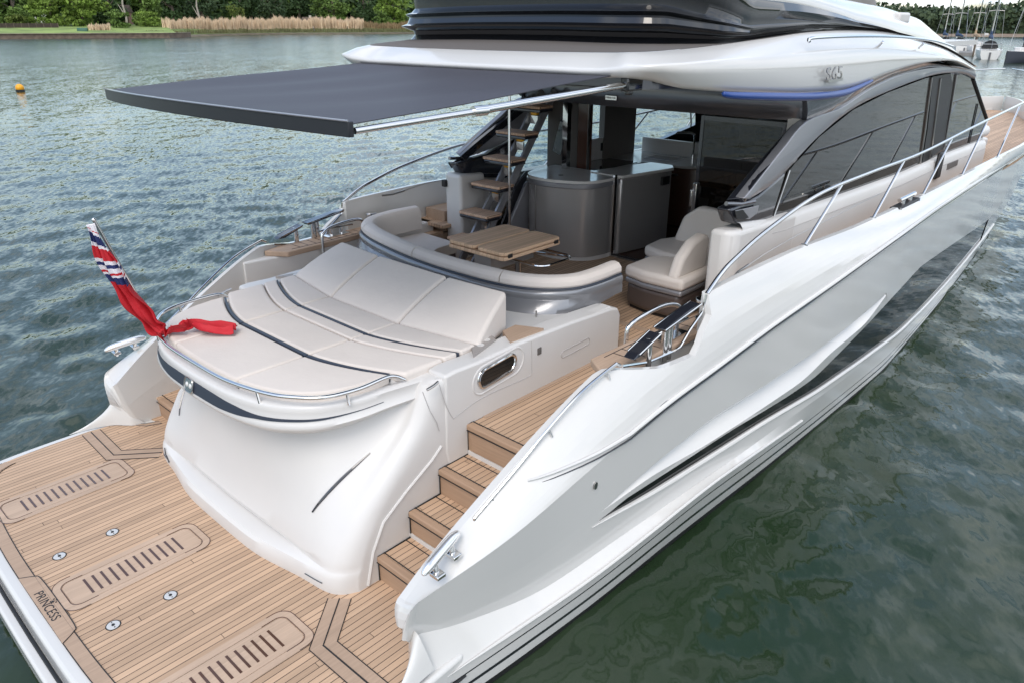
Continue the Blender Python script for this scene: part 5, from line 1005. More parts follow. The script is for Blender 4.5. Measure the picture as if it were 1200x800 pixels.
# moulded grey stair base rising beside the bar
m = MB(); m.poly3([(-1.62, 6.2, SOLE), (-1.62, 7.1, SOLE), (-1.62, 7.1, 2.36), (-1.62, 6.9, 2.36), (-1.62, 6.7, 2.22)], (-.04, 0, 0)); m.build('side_cheek', graphite, stt, bevel=.02)
m = MB(); m.poly3([(-1.38, 6.02, SOLE), (-1.38, 7.0, SOLE), (-1.38, 7.0, 2.37), (-1.38, 6.82, 2.37), (-1.38, 6.62, 2.26)], (-.05, 0, 0)); m.build('side_cheek', silver, stt, bevel=.02)
m = MB(); m.tube([(-1.095, 6.0, SOLE), (-1.095, 6.0, 3.74)], .0165, 10); m.build('hand_pole', chrome, stt)
# dark panelling behind the stairs
m = MB(); m.box((-1.86, 7.62, SOLE), (-1.32, 7.70, 3.5)); m.build('stair_back_panel', inner, Y_)
m = MB(); m.poly3([(-1.75, 7.60, 2.55), (-1.55, 7.60, 3.2), (-1.42, 7.60, 3.2), (-1.6, 7.60, 2.5)], (0, .015, 0)); m.build('panel_relief', graphite_d, Y_)
# ---- awning
aw = thing('sun_awning', 'dark grey fabric awning stretched aft from under the flybridge overhang', 'awning', (0, 4.3, 3.8))
fz = lambda u: 3.70; rows = []
for t in np.linspace(0, 1, 13):
    rw = []
    for u in np.linspace(-1, 1, 33):
        yb, yf = 4.36, 1.735-.24*(1-u*u); y = yb*(1-t)+yf*t; hw = 1.60*(1-t)+1.70*t; z = 3.845*(1-t)+3.705*t-.045*math.sin(math.pi*t)*(1-u**4)-.008*math.sin(11*u+4*t)*math.sin(math.pi*t)+.03*(1-u*u)*(t); rw.append((u*hw, y, z))
    rows.append(rw)
m = MB(); m.panel(rows, (0, 0, -.006)); m.build('canvas', awnm, aw, smooth=60)
fr = rows[-1]; vt = [(p[0], p[1]-.012, p[2]+.012) for p in fr]; m = MB()
m.panel([vt, [(p[0], p[1], p[2]-.085) for p in vt]], (0, .035, 0)); m.build('front_valance', pm('valance_cloth', (.014, .016, .021), .42), aw, smooth=60, bevel=.006)
m = MB(); m.tube([(p[0], p[1]-.003, p[2]+.004) for p in vt], .0065, 6); m.build('valance_piping', silver, aw)
for s in (1, -1):
    p0, p1, p2 = np.array((s*1.70, 1.76, 3.665)), np.array((s*1.70, 2.75, 3.70)), np.array((s*1.70, 4.36, 3.775))
    m = MB(); m.tube([p0, p1], .019, 10); m.tube([p1+np.array([0, -.06, 0]), p2], .026, 10); m.tube([p1+np.array([0, -.08, 0]), p1+np.array([0, .04, 0])], .033, 10); arm = m.build('awning_arm', chrome, aw)
    m = MB(); m.box(tuple(p2+np.array([-.04, -.05, -.05])), tuple(p2+np.array([.04, .16, .06]))); m.cyl(tuple(p2+np.array([s*.0, .02, -.08])), .035, .12, 12); m.build('arm_bracket', black, arm, bevel=.015)
# ---- flagstaff and ensign
S0, S1_ = UX(187, 392, -.85), UX(110, 258, -.85)
fs = thing('flagstaff', 'polished leaning flagstaff on the port stern rail', 'flagstaff', tuple(S0))
dS = (S1_-S0)/np.linalg.norm(S1_-S0)
m = MB(); m.tube([S0-dS*.08, S1_], .013, 10); m.ball(tuple(S1_), .017, 10, 6); m.build('staff', chrome, fs); m = MB(); m.tube([S0-dS*.10, S0+dS*.10], .024, 12); m.tube([S0-dS*.02, S0-dS*.02+np.array([.06, .05, .02])], .012, 6); m.build('socket', steel, fs)
# centreline of the hanging cloth, then out over the sun pad
cl = [UX(105, 263, -.80), UX(118.5, 293, -.78), UX(136, 325, -.77), UX(154, 351, -.76), UX(171, 371, -.75), UX(184, 383, -.74), UX(197, 388.5, -.70)]
cl += [UZ(*p, z) for p, z in (((210, 386.5), 1.93), ((226, 382), 1.925), ((242, 383), 1.925), ((258, 386), 1.915), ((276, 387), 1.905))]
W_ = [.05, .105, .14, .16, .165, .16, .14, .13, .14, .19, .20, .12]
Cc = spline(cl, 110); Wc = np.interp(np.linspace(0, 1, 110), np.linspace(0, 1, len(W_)), W_)
right = _r*.92+np.array([0, 0, .0]); rows = []; NU = 18; uv = []
depthv = np.array(_d)*1.0; depthv[2] = 0; depthv /= np.linalg.norm(depthv)
for i, (p, w_) in enumerate(zip(Cc, Wc)):
    p = np.array(p); t = np.array(Cc[min(i+1, 109)])-np.array(Cc[max(i-1, 0)]); t /= np.linalg.norm(t); f = i/109
    if f < .55: sd_ = np.cross(t, depthv); sd_ /= np.linalg.norm(sd_); sd_ = sd_ if sd_ @ _r > 0 else -sd_; out_ = np.cross(sd_, t)
    else: sd_ = np.array([.25, -.95, 0.]); sd_ = sd_-t*(sd_@t); sd_ /= np.linalg.norm(sd_); sd0 = np.cross(t, depthv); out_ = np.array([0, 0, 1.])
    k = np.clip((f-.48)/.14, 0, 1); 
    if f < .62:
        a_ = np.cross(t, depthv); a_ /= np.linalg.norm(a_); a_ = a_ if a_@_r > 0 else -a_; b_ = np.array([.25, -.95, 0.]); b_ = b_-t*(b_@t); b_ /= np.linalg.norm(b_); sd_ = a_*(1-k)+b_*k; sd_ /= np.linalg.norm(sd_); out_ = -depthv*(1-k)+np.array([0, 0, 1.])*k
    rw = []
    for j in range(NU+1):
        u = j/NU-.5
        fold = (.030*math.sin(u*11+f*5)+.018*math.sin(u*23+f*14)+.012*math.sin(u*6-f*31))*min(1, 5*f+.2)
        edge_ = .014*math.sin(f*37+ (2 if u > 0 else 0))*(abs(u)*2)**3
        q = p+sd_*(u*w_*.92+edge_)+out_*(fold*(1.0 if f < .5 else .75)+(.02 if f > .5 else 0)); 
        if f > .6: q[2] = max(q[2], 1.885+.004*j/NU)
        rw.append(tuple(q))
    rows.append(rw)
m = MB(); m.loft(rows); flag = m.build('ensign', white, None, smooth=80, normals=False)
tag(flag, 'red ensign drooping from the flagstaff with its tail lying on the sun pad', 'flag')
uvl = flag.data.uv_layers.new(name='uv'); nn_ = NU+1
for pl_ in flag.data.polygons:
    for li in pl_.loop_indices:
        vi = flag.data.loops[li].vertex_index; uvl.data[li].uv = ((vi//nn_)/109, (vi % nn_)/NU)
fm = bpy.data.materials.new('ensign_cloth'); fm.use_nodes = True; t_ = fm.node_tree; b_ = t_.nodes['Principled BSDF']; b_.inputs['Roughness'].default_value = .7
uvn = N(t_, 'ShaderNodeUVMap'); s2 = N(t_, 'ShaderNodeSeparateXYZ'); t_.links.new(uvn.outputs[0], s2.inputs[0])
ma = N(t_, 'ShaderNodeMath', operation='MULTIPLY_ADD'); ma.inputs[1].default_value = -.03; t_.links.new(s2.outputs[1], ma.inputs[0]); t_.links.new(s2.outputs[0], ma.inputs[2])
rp_ = N(t_, 'ShaderNodeValToRGB'); rp_.color_ramp.interpolation = 'CONSTANT'; e = rp_.color_ramp.elements
RED, WHT, NVY = (.48, .008, .018, 1), (.72, .70, .74, 1), (.012, .022, .11, 1)
stops = [(0, WHT), (.012, RED), (.022, WHT), (.038, NVY), (.085, WHT), (.105, RED), (.165, WHT), (.18, NVY), (.198, WHT), (.222, RED), (.236, WHT), (.248, NVY), (.285, RED)]
e[0].position = 0; e[0].color = stops[0][1]; e[1].position = stops[1][0]*.66; e[1].color = stops[1][1]
for p_, c_ in stops[2:]: x_ = e.new(p_*.66); x_.color = c_
t_.links.new(ma.outputs[0], rp_.inputs[0]); t_.links.new(rp_.outputs[0], b_.inputs['Base Color'])
flag.data.materials.clear(); flag.data.materials.append(fm)
sol = flag.modifiers.new('thick', 'SOLIDIFY'); sol.thickness = .003
# ================================================================== SHORES, TREES, MOORED BOATS
def leaf_mat(name, c, v=.35):
    m = bpy.data.materials.new(name); m.use_nodes = True; t = m.node_tree; b = t.nodes['Principled BSDF']; b.inputs['Roughness'].default_value = .7; b.inputs['Specular IOR Level'].default_value = .2
    g = N(t, 'ShaderNodeNewGeometry'); n = N(t, 'ShaderNodeTexNoise'); n.inputs['Scale'].default_value = .35; n.inputs['Detail'].default_value = 5; t.links.new(g.outputs['Position'], n.inputs['Vector'])
    r = N(t, 'ShaderNodeValToRGB'); r.color_ramp.elements[0].position = .35; r.color_ramp.elements[1].position = .65
    r.color_ramp.elements[0].color = (*[x*(1-v) for x in c], 1); r.color_ramp.elements[1].color = (*[min(1, x*(1+v)) for x in c], 1)
    t.links.new(n.outputs[0], r.inputs[0]); t.links.new(r.outputs[0], b.inputs['Base Color']); return m
bark = pm('bark', (.13, .10, .075), .85, var=(2, .3)); barkp = pm('pale_bark', (.34, .30, .25), .8, var=(2, .2))
LM = [leaf_mat('leaf_mid', (.105, .165, .038)), leaf_mat('leaf_dark', (.042, .075, .026)), leaf_mat('leaf_yellow', (.12, .16, .035)), leaf_mat('leaf_bright', (.15, .225, .04)), leaf_mat('leaf_blue', (.058, .092, .042)), leaf_mat('leaf_hazy', (.060, .085, .042), .2), leaf_mat('leaf_hazy_dark', (.042, .065, .038), .2)]  # the two far-shore greens have distance haze mixed into their colour
def leaves(mb, lobes, n, size, rg):
    for k in range(n):
        c, r = lobes[rg.integers(len(lobes))]
        v = rg.normal(size=3); v /= np.linalg.norm(v); rad = rg.uniform(.45, 1.0)**.5
        p = np.array(c)+v*rad*np.array(r)
        s = size*rg.uniform(.6, 1.5); a = rg.normal(size=3); a /= np.linalg.norm(a); b = np.cross(a, rg.normal(size=3)); b /= np.linalg.norm(b)
        a, b = a*s, b*s*.7
        mb.add([p-a, p-b*.9+a*.1, p+a, p+b], [(0, 1, 2, 3)])
def make_tree(name, label, loc, h, wd, lm, seed, bk=bark, n=1500, size=.42, trunk=True, group='trees on the far bank', low=.12):
    rg = np.random.default_rng(seed); t = thing(name, label, 'tree' if trunk else 'bush', loc, group); L0 = np.array(loc, float)
    if trunk:
        m = MB(); m.tube([L0+np.array([0, 0, -.3]), L0+np.array([.1*wd*.1, 0, h*.3]), L0+np.array([-.03*wd, 0, h*.62]), L0+np.array([0, 0, h*.85])], [h*.034, h*.026, h*.016, h*.005], 8)
        for k in range(6):
            a = rg.uniform(0, 6.28); z0 = h*rg.uniform(.28, .6); m.tube([L0+np.array([0, 0, z0]), L0+np.array([math.cos(a)*wd*.18, math.sin(a)*wd*.18, z0+h*.12]), L0+np.array([math.cos(a)*wd*.36, math.sin(a)*wd*.36, z0+h*.22])], [h*.012, h*.008, h*.003], 5)
        m.build('trunk', bk, t)
    lobes = []
    for k in range(15):
        a = rg.uniform(0, 6.28); zz = rg.uniform(low, .92); rr_ = wd*.5*math.sqrt(max(.1, 1-((zz-.5)/.55)**2))*rg.uniform(.25, .85); q = rg.uniform(.14, .26)
        lobes.append((L0+np.array([math.cos(a)*rr_, math.sin(a)*rr_, h*zz]), (wd*q, wd*q, h*q*.62)))
    m = MB(); leaves(m, lobes, n, size, rg); m.build('crown', lm, t, smooth=None, normals=False); return t
def bear(px, dist):      # ground point at a bearing (photo column) and distance from the camera
    d = ray(px, 30); d = d[:2]/np.linalg.norm(d[:2]); return CAM[:2]+d*dist
kb = lambda px: float(np.interp(px, [-260, 200, 330, 560], [1.30, 1.34, 1.66, 1.75]))
bear0 = bear
def bear(px, dist): return bear0(px, dist*kb(px))
# left bank: terraced ground
DB = 238
def bank_strip(name, prof, mat, px0=-260, px1=560, n=60):
    rows = []
    for dist, z in prof:
        rw = []
        for px in np.linspace(px0, px1, n):
            ex = 0 if px < 225 else min(1, (px-225)/60)*16*(1 if dist < 262 else .3)
            q = bear(px, dist+ex*0.6+2.0*math.sin(px*.03)+1.1*math.sin(px*.11)); rw.append((q[0], q[1], z))
        rows.append(rw)
    m = MB(); m.loft(rows); o = m.build(name, mat, None, smooth=60, normals=False); return tag(o, kind='structure')
grassm = pm('shore_grass', (.105, .15, .035), .9, var=(.25, .35)); mudm = pm('shore_mud', (.13, .105, .065), .9, var=(.3, .3))
bank_strip('shore_ground', [(DB+1, -1.0), (DB+2.0, .25), (DB+9, 1.0), (DB+14, 2.0), (DB+40, 4.0), (DB+60, 4.6), (DB+120, 5.0), (DB+260, 5.0)], grassm)
bank_strip('mud_bank', [(DB+.2, -.5), (DB+.8, .14), (DB+2.5, .45), (DB+5.0, .85)], mudm)
# low retaining wall along the lawn
wp_ = [bear(px, DB-2) for px in np.linspace(-150, 222, 30)]; m = MB()
L_ = [(q[0], q[1]) for q in wp_]; L2 = [tuple(bear(px, DB-.6)) for px in np.linspace(-150, 222, 30)]
m.prism(L_+L2[::-1], -.5, 1.55); wl_ = m.build('shore_wall', pm('wall_timber', (.155, .115, .085), .85, var=(.8, .3)), None); tag(wl_, 'low brown timber-faced wall along the edge of the lawn', 'wall')
m = MB(); m.prism([tuple(bear(px, DB-2.3)) for px in np.linspace(-150, 222, 30)]+[tuple(bear(px, DB-.3)) for px in np.linspace(222, -150, 30)], 1.552, 1.72); m.build('coping', pm('coping', (.26, .21, .165), .85, var=(.8, .2)), wl_)
m = MB(); m.prism([tuple(bear(px, DB-.2)) for px in np.linspace(-150, 205, 30)]+[tuple(bear(px, DB+30)) for px in np.linspace(195, -150, 30)], 1.2, [1.66]*30+[3.75]*30); tag(m.build('lawn', pm('lawn_grass', (.20, .27, .07), .9, var=(.12, .35)), None), kind='structure')
# reeds: thin blades nobody could count
def reeds(name, px0, px1, d0, d1, n, h0, h1, z0, col):
    m = MB(); rg = np.random.default_rng(3)
    for k in range(n):
        px = rg.uniform(px0, px1); dist = rg.uniform(d0, d1); q = bear(px, dist); h = rg.uniform(h0, h1)*kb(px)*(1+.16*math.sin(px*.21+2)*math.sin(px*.083)+.08*math.sin(px*.9))*(1.0 if rg.uniform() > .05 else 1.15); a = rg.uniform(0, 3.14); w_ = rg.uniform(.08, .22); lx, ly = rg.normal(0, .18), rg.normal(0, .18)
        m.add([(q[0]-w_*math.cos(a), q[1]-w_*math.sin(a), z0-.3), (q[0]+w_*math.cos(a), q[1]+w_*math.sin(a), z0-.3), (q[0]+lx+w_*.9*math.cos(a), q[1]+ly+w_*.9*math.sin(a), z0+h*.8), (q[0]+lx*1.6, q[1]+ly*1.6, z0+h)], [(0, 1, 2, 3)])
    return tag(m.build(name, col, None, smooth=None, normals=False), kind='stuff')
reedm = leaf_mat('reed_straw', (.62, .47, .32), .2)
reeds('reed_bed', 190, 426, 262, 282, 11000, 2.6, 3.6, 2.2, reedm)
reeds('reed_fringe', 425, 500, 262, 275, 1800, 1.2, 2.2, 2.4, leaf_mat('reed_brown', (.24, .17, .09), .25))
reeds('reed_tuft', 103, 128, 250, 256, 500, 1.2, 2.0, 2.3, reedm)
reeds('marsh_grass', 130, 520, 246, 262, 5200, .5, .95, 1.35, leaf_mat('marsh_green', (.135, .135, .06), .3))
# trees on the left bank: (column, distance, height, width, leaf, label)
TR = [(-45, 292, 17, 15, 1, 'dark tree at the left edge of the bank above the fence'), (20, 300, 19, 16, 0, 'tall mid green tree behind the white flowering bush'),
      (62, 286, 14, 12, 3, 'bright green tree on the lawn just left of the broad one'), (98, 276, 14, 16, 3, 'broad bright green tree hanging low over the lawn'), (132, 288, 17, 13, 1, 'dark tree right behind the pale trunk'),
      (172, 276, 13.5, 12, 0, 'round green tree where the reed bed begins'), (205, 310, 20, 16, 1, 'dark tall tree behind the left end of the reeds'), (238, 302, 17, 14, 4, 'bluish dark tree behind the reeds by the pale trunk'),
      (285, 306, 18, 15, 1, 'dark tree right of the pale yellow bush'), (318, 312, 19, 15, 4, 'dark bluish tree left of the brown roof'), (352, 318, 19, 14, 1, 'dark tree standing behind the brown roof'),
      (392, 306, 17, 15, 0, 'mid green tree just right of the brown roof'), (428, 312, 18, 15, 1, 'dark green tree behind the right end of the reeds'), (462, 290, 14, 13, 3, 'bright green tree partly hidden by the flybridge'), (505, 300, 17, 16, 0, 'green tree hidden behind the flybridge overhang'), (-110, 300, 18, 17, 0, 'tree beyond the left edge of the bank')]
for k, (px, dist, h, wd, li, lab) in enumerate(TR):
    q = bear(px, dist); make_tree('tree', lab, (q[0], q[1], 3.4), h*kb(px)*.88, wd*kb(px), LM[li], 20+k, n=3000, size=.62, low=.06)
for k, (px, dist, h, wd, li, lab) in enumerate([(18, 268, 4.2, 6.5, 2, 'yellowish rounded bush above the brown fence'), (28, 274, 5.5, 5, 0, 'dark upright bush behind the yellowish one'), (47, 269, 5.0, 6.0, 3, 'bush covered in white blossom above the fence'),
        (276, 288, 7.2, 8.0, 2, 'pale yellow green rounded bush behind the reeds'), (427, 284, 4.4, 5.0, 1, 'small dark bush at the right end of the reeds'), (140, 262, 5.0, 6.5, 0, 'low green bush below the pale trunk'), (176, 268, 4.6, 9, 3, 'low spreading bush at the start of the reeds'), (446, 282, 5.5, 7, 0, 'green bush beside the dark one near the yacht')]):
    q = bear(px, dist); t = make_tree('bush', lab, (q[0], q[1], 3.2), h*kb(px), wd*kb(px), LM[li], 70+k, n=1300, size=.36, trunk=False, group='bushes on the far bank', low=.05)
    if 'blossom' in lab:
        rg = np.random.default_rng(5); m = MB(); lb_ = [((q[0]+rg.normal(0, 1.5), q[1]+rg.normal(0, 1.5), 3.2+rg.uniform(1.5, 4.6)), (1.0, 1.0, .7)) for _ in range(9)]; leaves(m, lb_, 260, .22, rg); m.build('blossom', pm('blossom_white', (.72, .72, .62), .8), t, smooth=None, normals=False)
# far background wood behind the bank: one mass
def wood(name, pxs, d0, d1, zb, hfun, n, size, mats, seed, thick=1.0):
    rg = np.random.default_rng(seed); m = MB()
    for k in range(n):
        px = rg.uniform(*pxs); dist = rg.uniform(d0, d1); top = hfun(px)*(.62+.38*(dist-d0)/(d1-d0)); cell = math.sin(px*.9+dist*.21)*math.sin(px*.37-dist*.13)
        z = zb+top*rg.uniform(.0, 1.0)**.6*(1+.10*cell); q = bear(px, dist); s = size*rg.uniform(.6, 1.4); a = rg.normal(size=3); a /= np.linalg.norm(a); b = np.cross(a, rg.normal(size=3)); b /= np.linalg.norm(b); p = np.array((q[0], q[1], z))
        m.add([p-a*s, p-b*s*.7, p+a*s, p+b*s*.7], [(0, 1, 2, 3)], int(rg.integers(len(mats))) if cell < .25 else 0)
    return tag(m.build(name, mats, None, smooth=None, normals=False), kind='stuff')
wood('background_wood', (-260, 560), 322, 352, 3, lambda px: 25+3*math.sin(px*.05), 15000, 2.4, [LM[1], LM[4], LM[0]], 9)
# pale bare trunks among the trees
for px, lab in ((148.5, 'pale leaning bare trunk between the lawn trees'), (234, 'thin pale trunk at the left end of the reeds')):
    q = bear(px, 268); t = thing('bare_trunk', lab, 'tree', (q[0], q[1], 3)); m = MB(); m.tube([(q[0], q[1], 2.5), (q[0]+.3, q[1]+.3, 7), (q[0]-.3, q[1], 12), (q[0]+.6, q[1]+.5, 17)], [.55, .42, .35, .2], 8); m.tube([(q[0], q[1], 8), (q[0]-1.4, q[1]-1.4, 12)], [.25, .08], 6); m.build('trunk', barkp, t)
# brown fence, green skip, house roof, walker, post
a_, b_ = bear(-2, 262), bear(68, 262); m = MB(); dv = (b_-a_)/np.linalg.norm(b_-a_); nv = np.array([-dv[1], dv[0]])
fe = thing('garden_fence', 'dark brown board fence along the back of the lawn', 'fence', (a_[0], a_[1], 3.4))
m.prism([tuple(a_-nv*.04), tuple(b_-nv*.04), tuple(b_+nv*.04), tuple(a_+nv*.04)], 3.3, 4.9); m.build('fence_board', pm('fence_brown', (.05, .036, .028), .85, var=(1.5, .3)), fe, smooth=None)
for k in range(9):
    q = a_+(b_-a_)*k/8; m = MB(); m.prism(rrect(q[0]-.1, q[0]+.1, q[1]-.1, q[1]+.1, .02, 1), 3.2, 5.05); m.build('fence_post', bark, fe)
a_, b_ = bear(222-30, 262), bear(222, 262); 
q = bear(95.5, 246); dn = Matrix.Rotation(math.atan2(_r[1], _r[0]), 4, 'Z')
dg_ = thing('upturned_dinghy', 'small green covered dinghy lying on the lawn edge', 'dinghy', (q[0], q[1], 2.2)); m = MB()
rows = [[(x, y*(1-(abs(x)/2.2)**2.5), z) for x in np.linspace(-1.9, 1.9, 14)] for y, z in ((-.8, 0), (-.75, .5), (-.45, 1.0), (0, 1.15), (.45, 1.0), (.75, .5), (.8, 0))]
m.loft(rows); m.v = [tuple(np.array(dn @ Vector(v))+np.array((q[0], q[1], 2.2))) for v in m.v]; m.build('hull_cover', pm('tarpaulin_green', (.03, .10, .065), .6), dg_)
m = MB(); m.tube([(-1.95, 0, .15), (1.95, 0, .15)], .09, 8); m.v = [tuple(np.array(dn @ Vector(v))+np.array((q[0], q[1], 2.2))) for v in m.v]; m.build('gunwale_strip', bark, dg_)
q = bear(367, 300); hs_ = thing('cottage', 'low cottage with a long brown roof behind the reeds', 'house', (q[0], q[1], 3.2))
def loc(v): return tuple(np.array(dn @ Vector(v))+np.array((q[0], q[1], 3.2)))
m = MB(); m.box((-6.4, -3, -.5), (6.4, 3, 2.6)); m.v = [loc(v) for v in m.v]; m.build('wall', pm('brick', (.20, .12, .085), .85, var=(2, .2)), hs_)
m = MB(); m.add([(-6.9, -3.6, 2.4), (6.9, -3.6, 2.4), (6.9, 3.6, 2.4), (-6.9, 3.6, 2.4), (-6.2, 0, 5.6), (6.2, 0, 5.6)], [(0, 1, 5, 4), (2, 3, 4, 5), (1, 2, 5), (3, 0, 4), (3, 2, 1, 0)]); m.v = [loc(v) for v in m.v]; rf = m.build('roof', pm('roof_brown', (.085, .062, .045), .85, var=(1.5, .25)), hs_, smooth=None)
m = MB(); m.box((-2.0, -.5, 4.8), (-.7, .5, 6.5)); m.v = [loc(v) for v in m.v]; m.build('chimney', pm('chimney_pale', (.45, .42, .38), .8), rf)
q = bear(146, 296); hh = thing('garden_shed', 'brown shed with a dark pitched roof among the lawn trees', 'shed', (q[0], q[1], 3.4)); m = MB(); m.box((-3.2, -2, 0), (3.2, 2, 6.2)); m.v = [tuple(np.array(dn @ Vector(v))+np.array((q[0], q[1], 3.4))) for v in m.v]; m.build('wall', MATS['brick'], hh)
m = MB(); m.add([(-3.7, -2.6, 6), (3.7, -2.6, 6), (3.7, 2.6, 6), (-3.7, 2.6, 6), (-3.7, 0, 9), (3.7, 0, 9)], [(0, 1, 5, 4), (2, 3, 4, 5), (1, 2, 5), (3, 0, 4)]); m.v = [tuple(np.array(dn @ Vector(v))+np.array((q[0], q[1], 3.4))) for v in m.v]; m.build('roof', MATS['roof_brown'], hh, smooth=None)
# walker with pale hat on the foreshore (one continuous skinned body)
q = bear(367.5, 246); base = np.array((q[0], q[1], 1.55)); X_ = np.array([_r[0], _r[1], 0]); Zv = np.array([0, 0, 1.])
def P3(x, z, y=0): return tuple(base+X_*x+Zv*z+np.array([-_r[1], _r[0], 0])*y)
vs_ = [P3(.12, .95), P3(.02, 1.18), P3(-.12, 1.42), P3(-.16, 1.52), P3(-.20, 1.66), P3(.10, .5, .12), P3(.02, .04, .14), P3(.18, .5, -.12), P3(.34, .06, -.14), P3(-.16, 1.14, .2), P3(-.30, .95, .2), P3(.0, 1.12, -.22), P3(-.06, .86, -.24)]
ed = [(0, 1), (1, 2), (2, 3), (3, 4), (0, 5), (5, 6), (0, 7), (7, 8), (2, 9), (9, 10), (2, 11), (11, 12)]
me = bpy.data.meshes.new('person'); me.from_pydata(vs_, ed, []); pe = bpy.data.objects.new('person', me); COL.objects.link(pe); sk_ = pe.modifiers.new('skin', 'SKIN')
for i, r_ in enumerate((.15, .16, .17, .07, .115, .085, .06, .085, .06, .055, .045, .055, .045)): me.skin_vertices[0].data[i].radius = (r_, r_)
me.skin_vertices[0].data[0].use_root = True; pe.modifiers.new('sub', 'SUBSURF').levels = 1; me.materials.append(pm('walker_clothes', (.12, .11, .15), .8))
tag(pe, 'walker in dark clothes and a pale hat leaning forward on the foreshore', 'person')
m = MB(); m.ball(P3(-.21, 1.75), .17, 12, 8, (1, 1, .7)); m.tube([P3(-.21+.24*math.cos(a), 1.70, .24*math.sin(a)) for a in np.linspace(0, 6.28, 14, endpoint=False)], .03, 5, closed=True); m.build('hat', pm('hat_white', (.75, .72, .70), .8), None); bpy.context.view_layer.update()
ht = COL.objects['hat']; ht.parent = pe
q = bear(407, 250); m = MB(); m.tube([(q[0], q[1], 1.0), (q[0], q[1], 3.6)], [.22, .17], 8); m.cyl((q[0], q[1], 3.6), .2, .1, 8); tag(m.build('mooring_post', pm('tarred_wood', (.02, .02, .018), .8), None), 'dark tarred post standing in front of the reeds', 'post')
q = UZ(24, 107, 0); bu = thing('mooring_buoy', 'round yellow mooring buoy floating on the open water', 'buoy', tuple(q)); m = MB(); m.ball((q[0], q[1], .20), .27, 20, 12); m.build('float', pm('buoy_yellow', (.80, .36, .01), .4), bu); m = MB(); m.tube([(q[0], q[1], -.1), (q[0], q[1], .10)], .275, 20); m.build('float_band', blackm, bu); m = MB(); m.tube([(q[0], q[1], .46), (q[0], q[1], .52)], .05, 8); m.build('ring', steel, bu)
m = MB(); rws = []
for dist, z in ((330, 3), (345, 14), (360, 24), (420, 27)): rws.append([tuple(bear(px, dist))+(3+(z-3)*(.9+.1*math.sin(px*.09)),) for px in np.linspace(-260, 560, 50)])
m.loft(rws); tag(m.build('hills', LM[1], None, smooth=60, normals=False), kind='structure')
bear = bear0
# right-hand far shore: wooded hill
m = MB(); rows = []
for dist, z in ((372, -.5), (375, .5), (390, 1.0), (480, 3), (700, 5)): rows.append([tuple(bear(px, dist+6*math.sin(px*.02)))+(z,) for px in np.linspace(560, 1700, 60)])
m.loft(rows); tag(m.build('far_shore', pm('far_mud', (.22, .165, .12), .9, var=(.2, .2)), None, smooth=60, normals=False), kind='structure')
hf = lambda px: np.interp(px, [560, 1000, 1095, 1120, 1140, 1158, 1180, 1200, 1240, 1400, 1700], [15, 12, 9.6, 9.4, 9.3, 10.8, 10.6, 12.2, 13, 11, 14])
wood('far_wood', (560, 1700), 384, 425, .4, lambda px: hf(px)*1.22, 34000, 1.05, [LM[5], LM[6], LM[5], LM[6]], 12)
m = MB(); rws = []
for dist, f_ in ((386, .05), (396, .45), (412, .72), (440, .88), (520, .9)): rws.append([tuple(bear(px, dist))+(hf(px)*1.2*f_*(.95+.06*math.sin(px*.31)),) for px in np.linspace(560, 1700, 120)])
m.loft(rws); tag(m.build('wooded_hill', LM[5], None, smooth=60, normals=False), kind='structure')
m = MB(); rws = []      # low wooded shore closing the view behind the camera
az1 = math.atan2(*bear0(1690, 100)-CAM[:2]); az0 = math.atan2(*bear0(-250, 100)-CAM[:2])+2*math.pi
for dist, f_ in ((400, -.02), (405, .12), (420, .8), (450, 1.0), (520, 1.05)): rws.append([(CAM[0]+dist*math.sin(a), CAM[1]+dist*math.cos(a), 15*f_*(.9+.12*math.sin(a*60)+.08*math.sin(a*23))) for a in np.linspace(az1, az0, 160)])
m.loft(rws); tag(m.build('distant_hills', LM[5], None, smooth=60, normals=False), kind='structure')
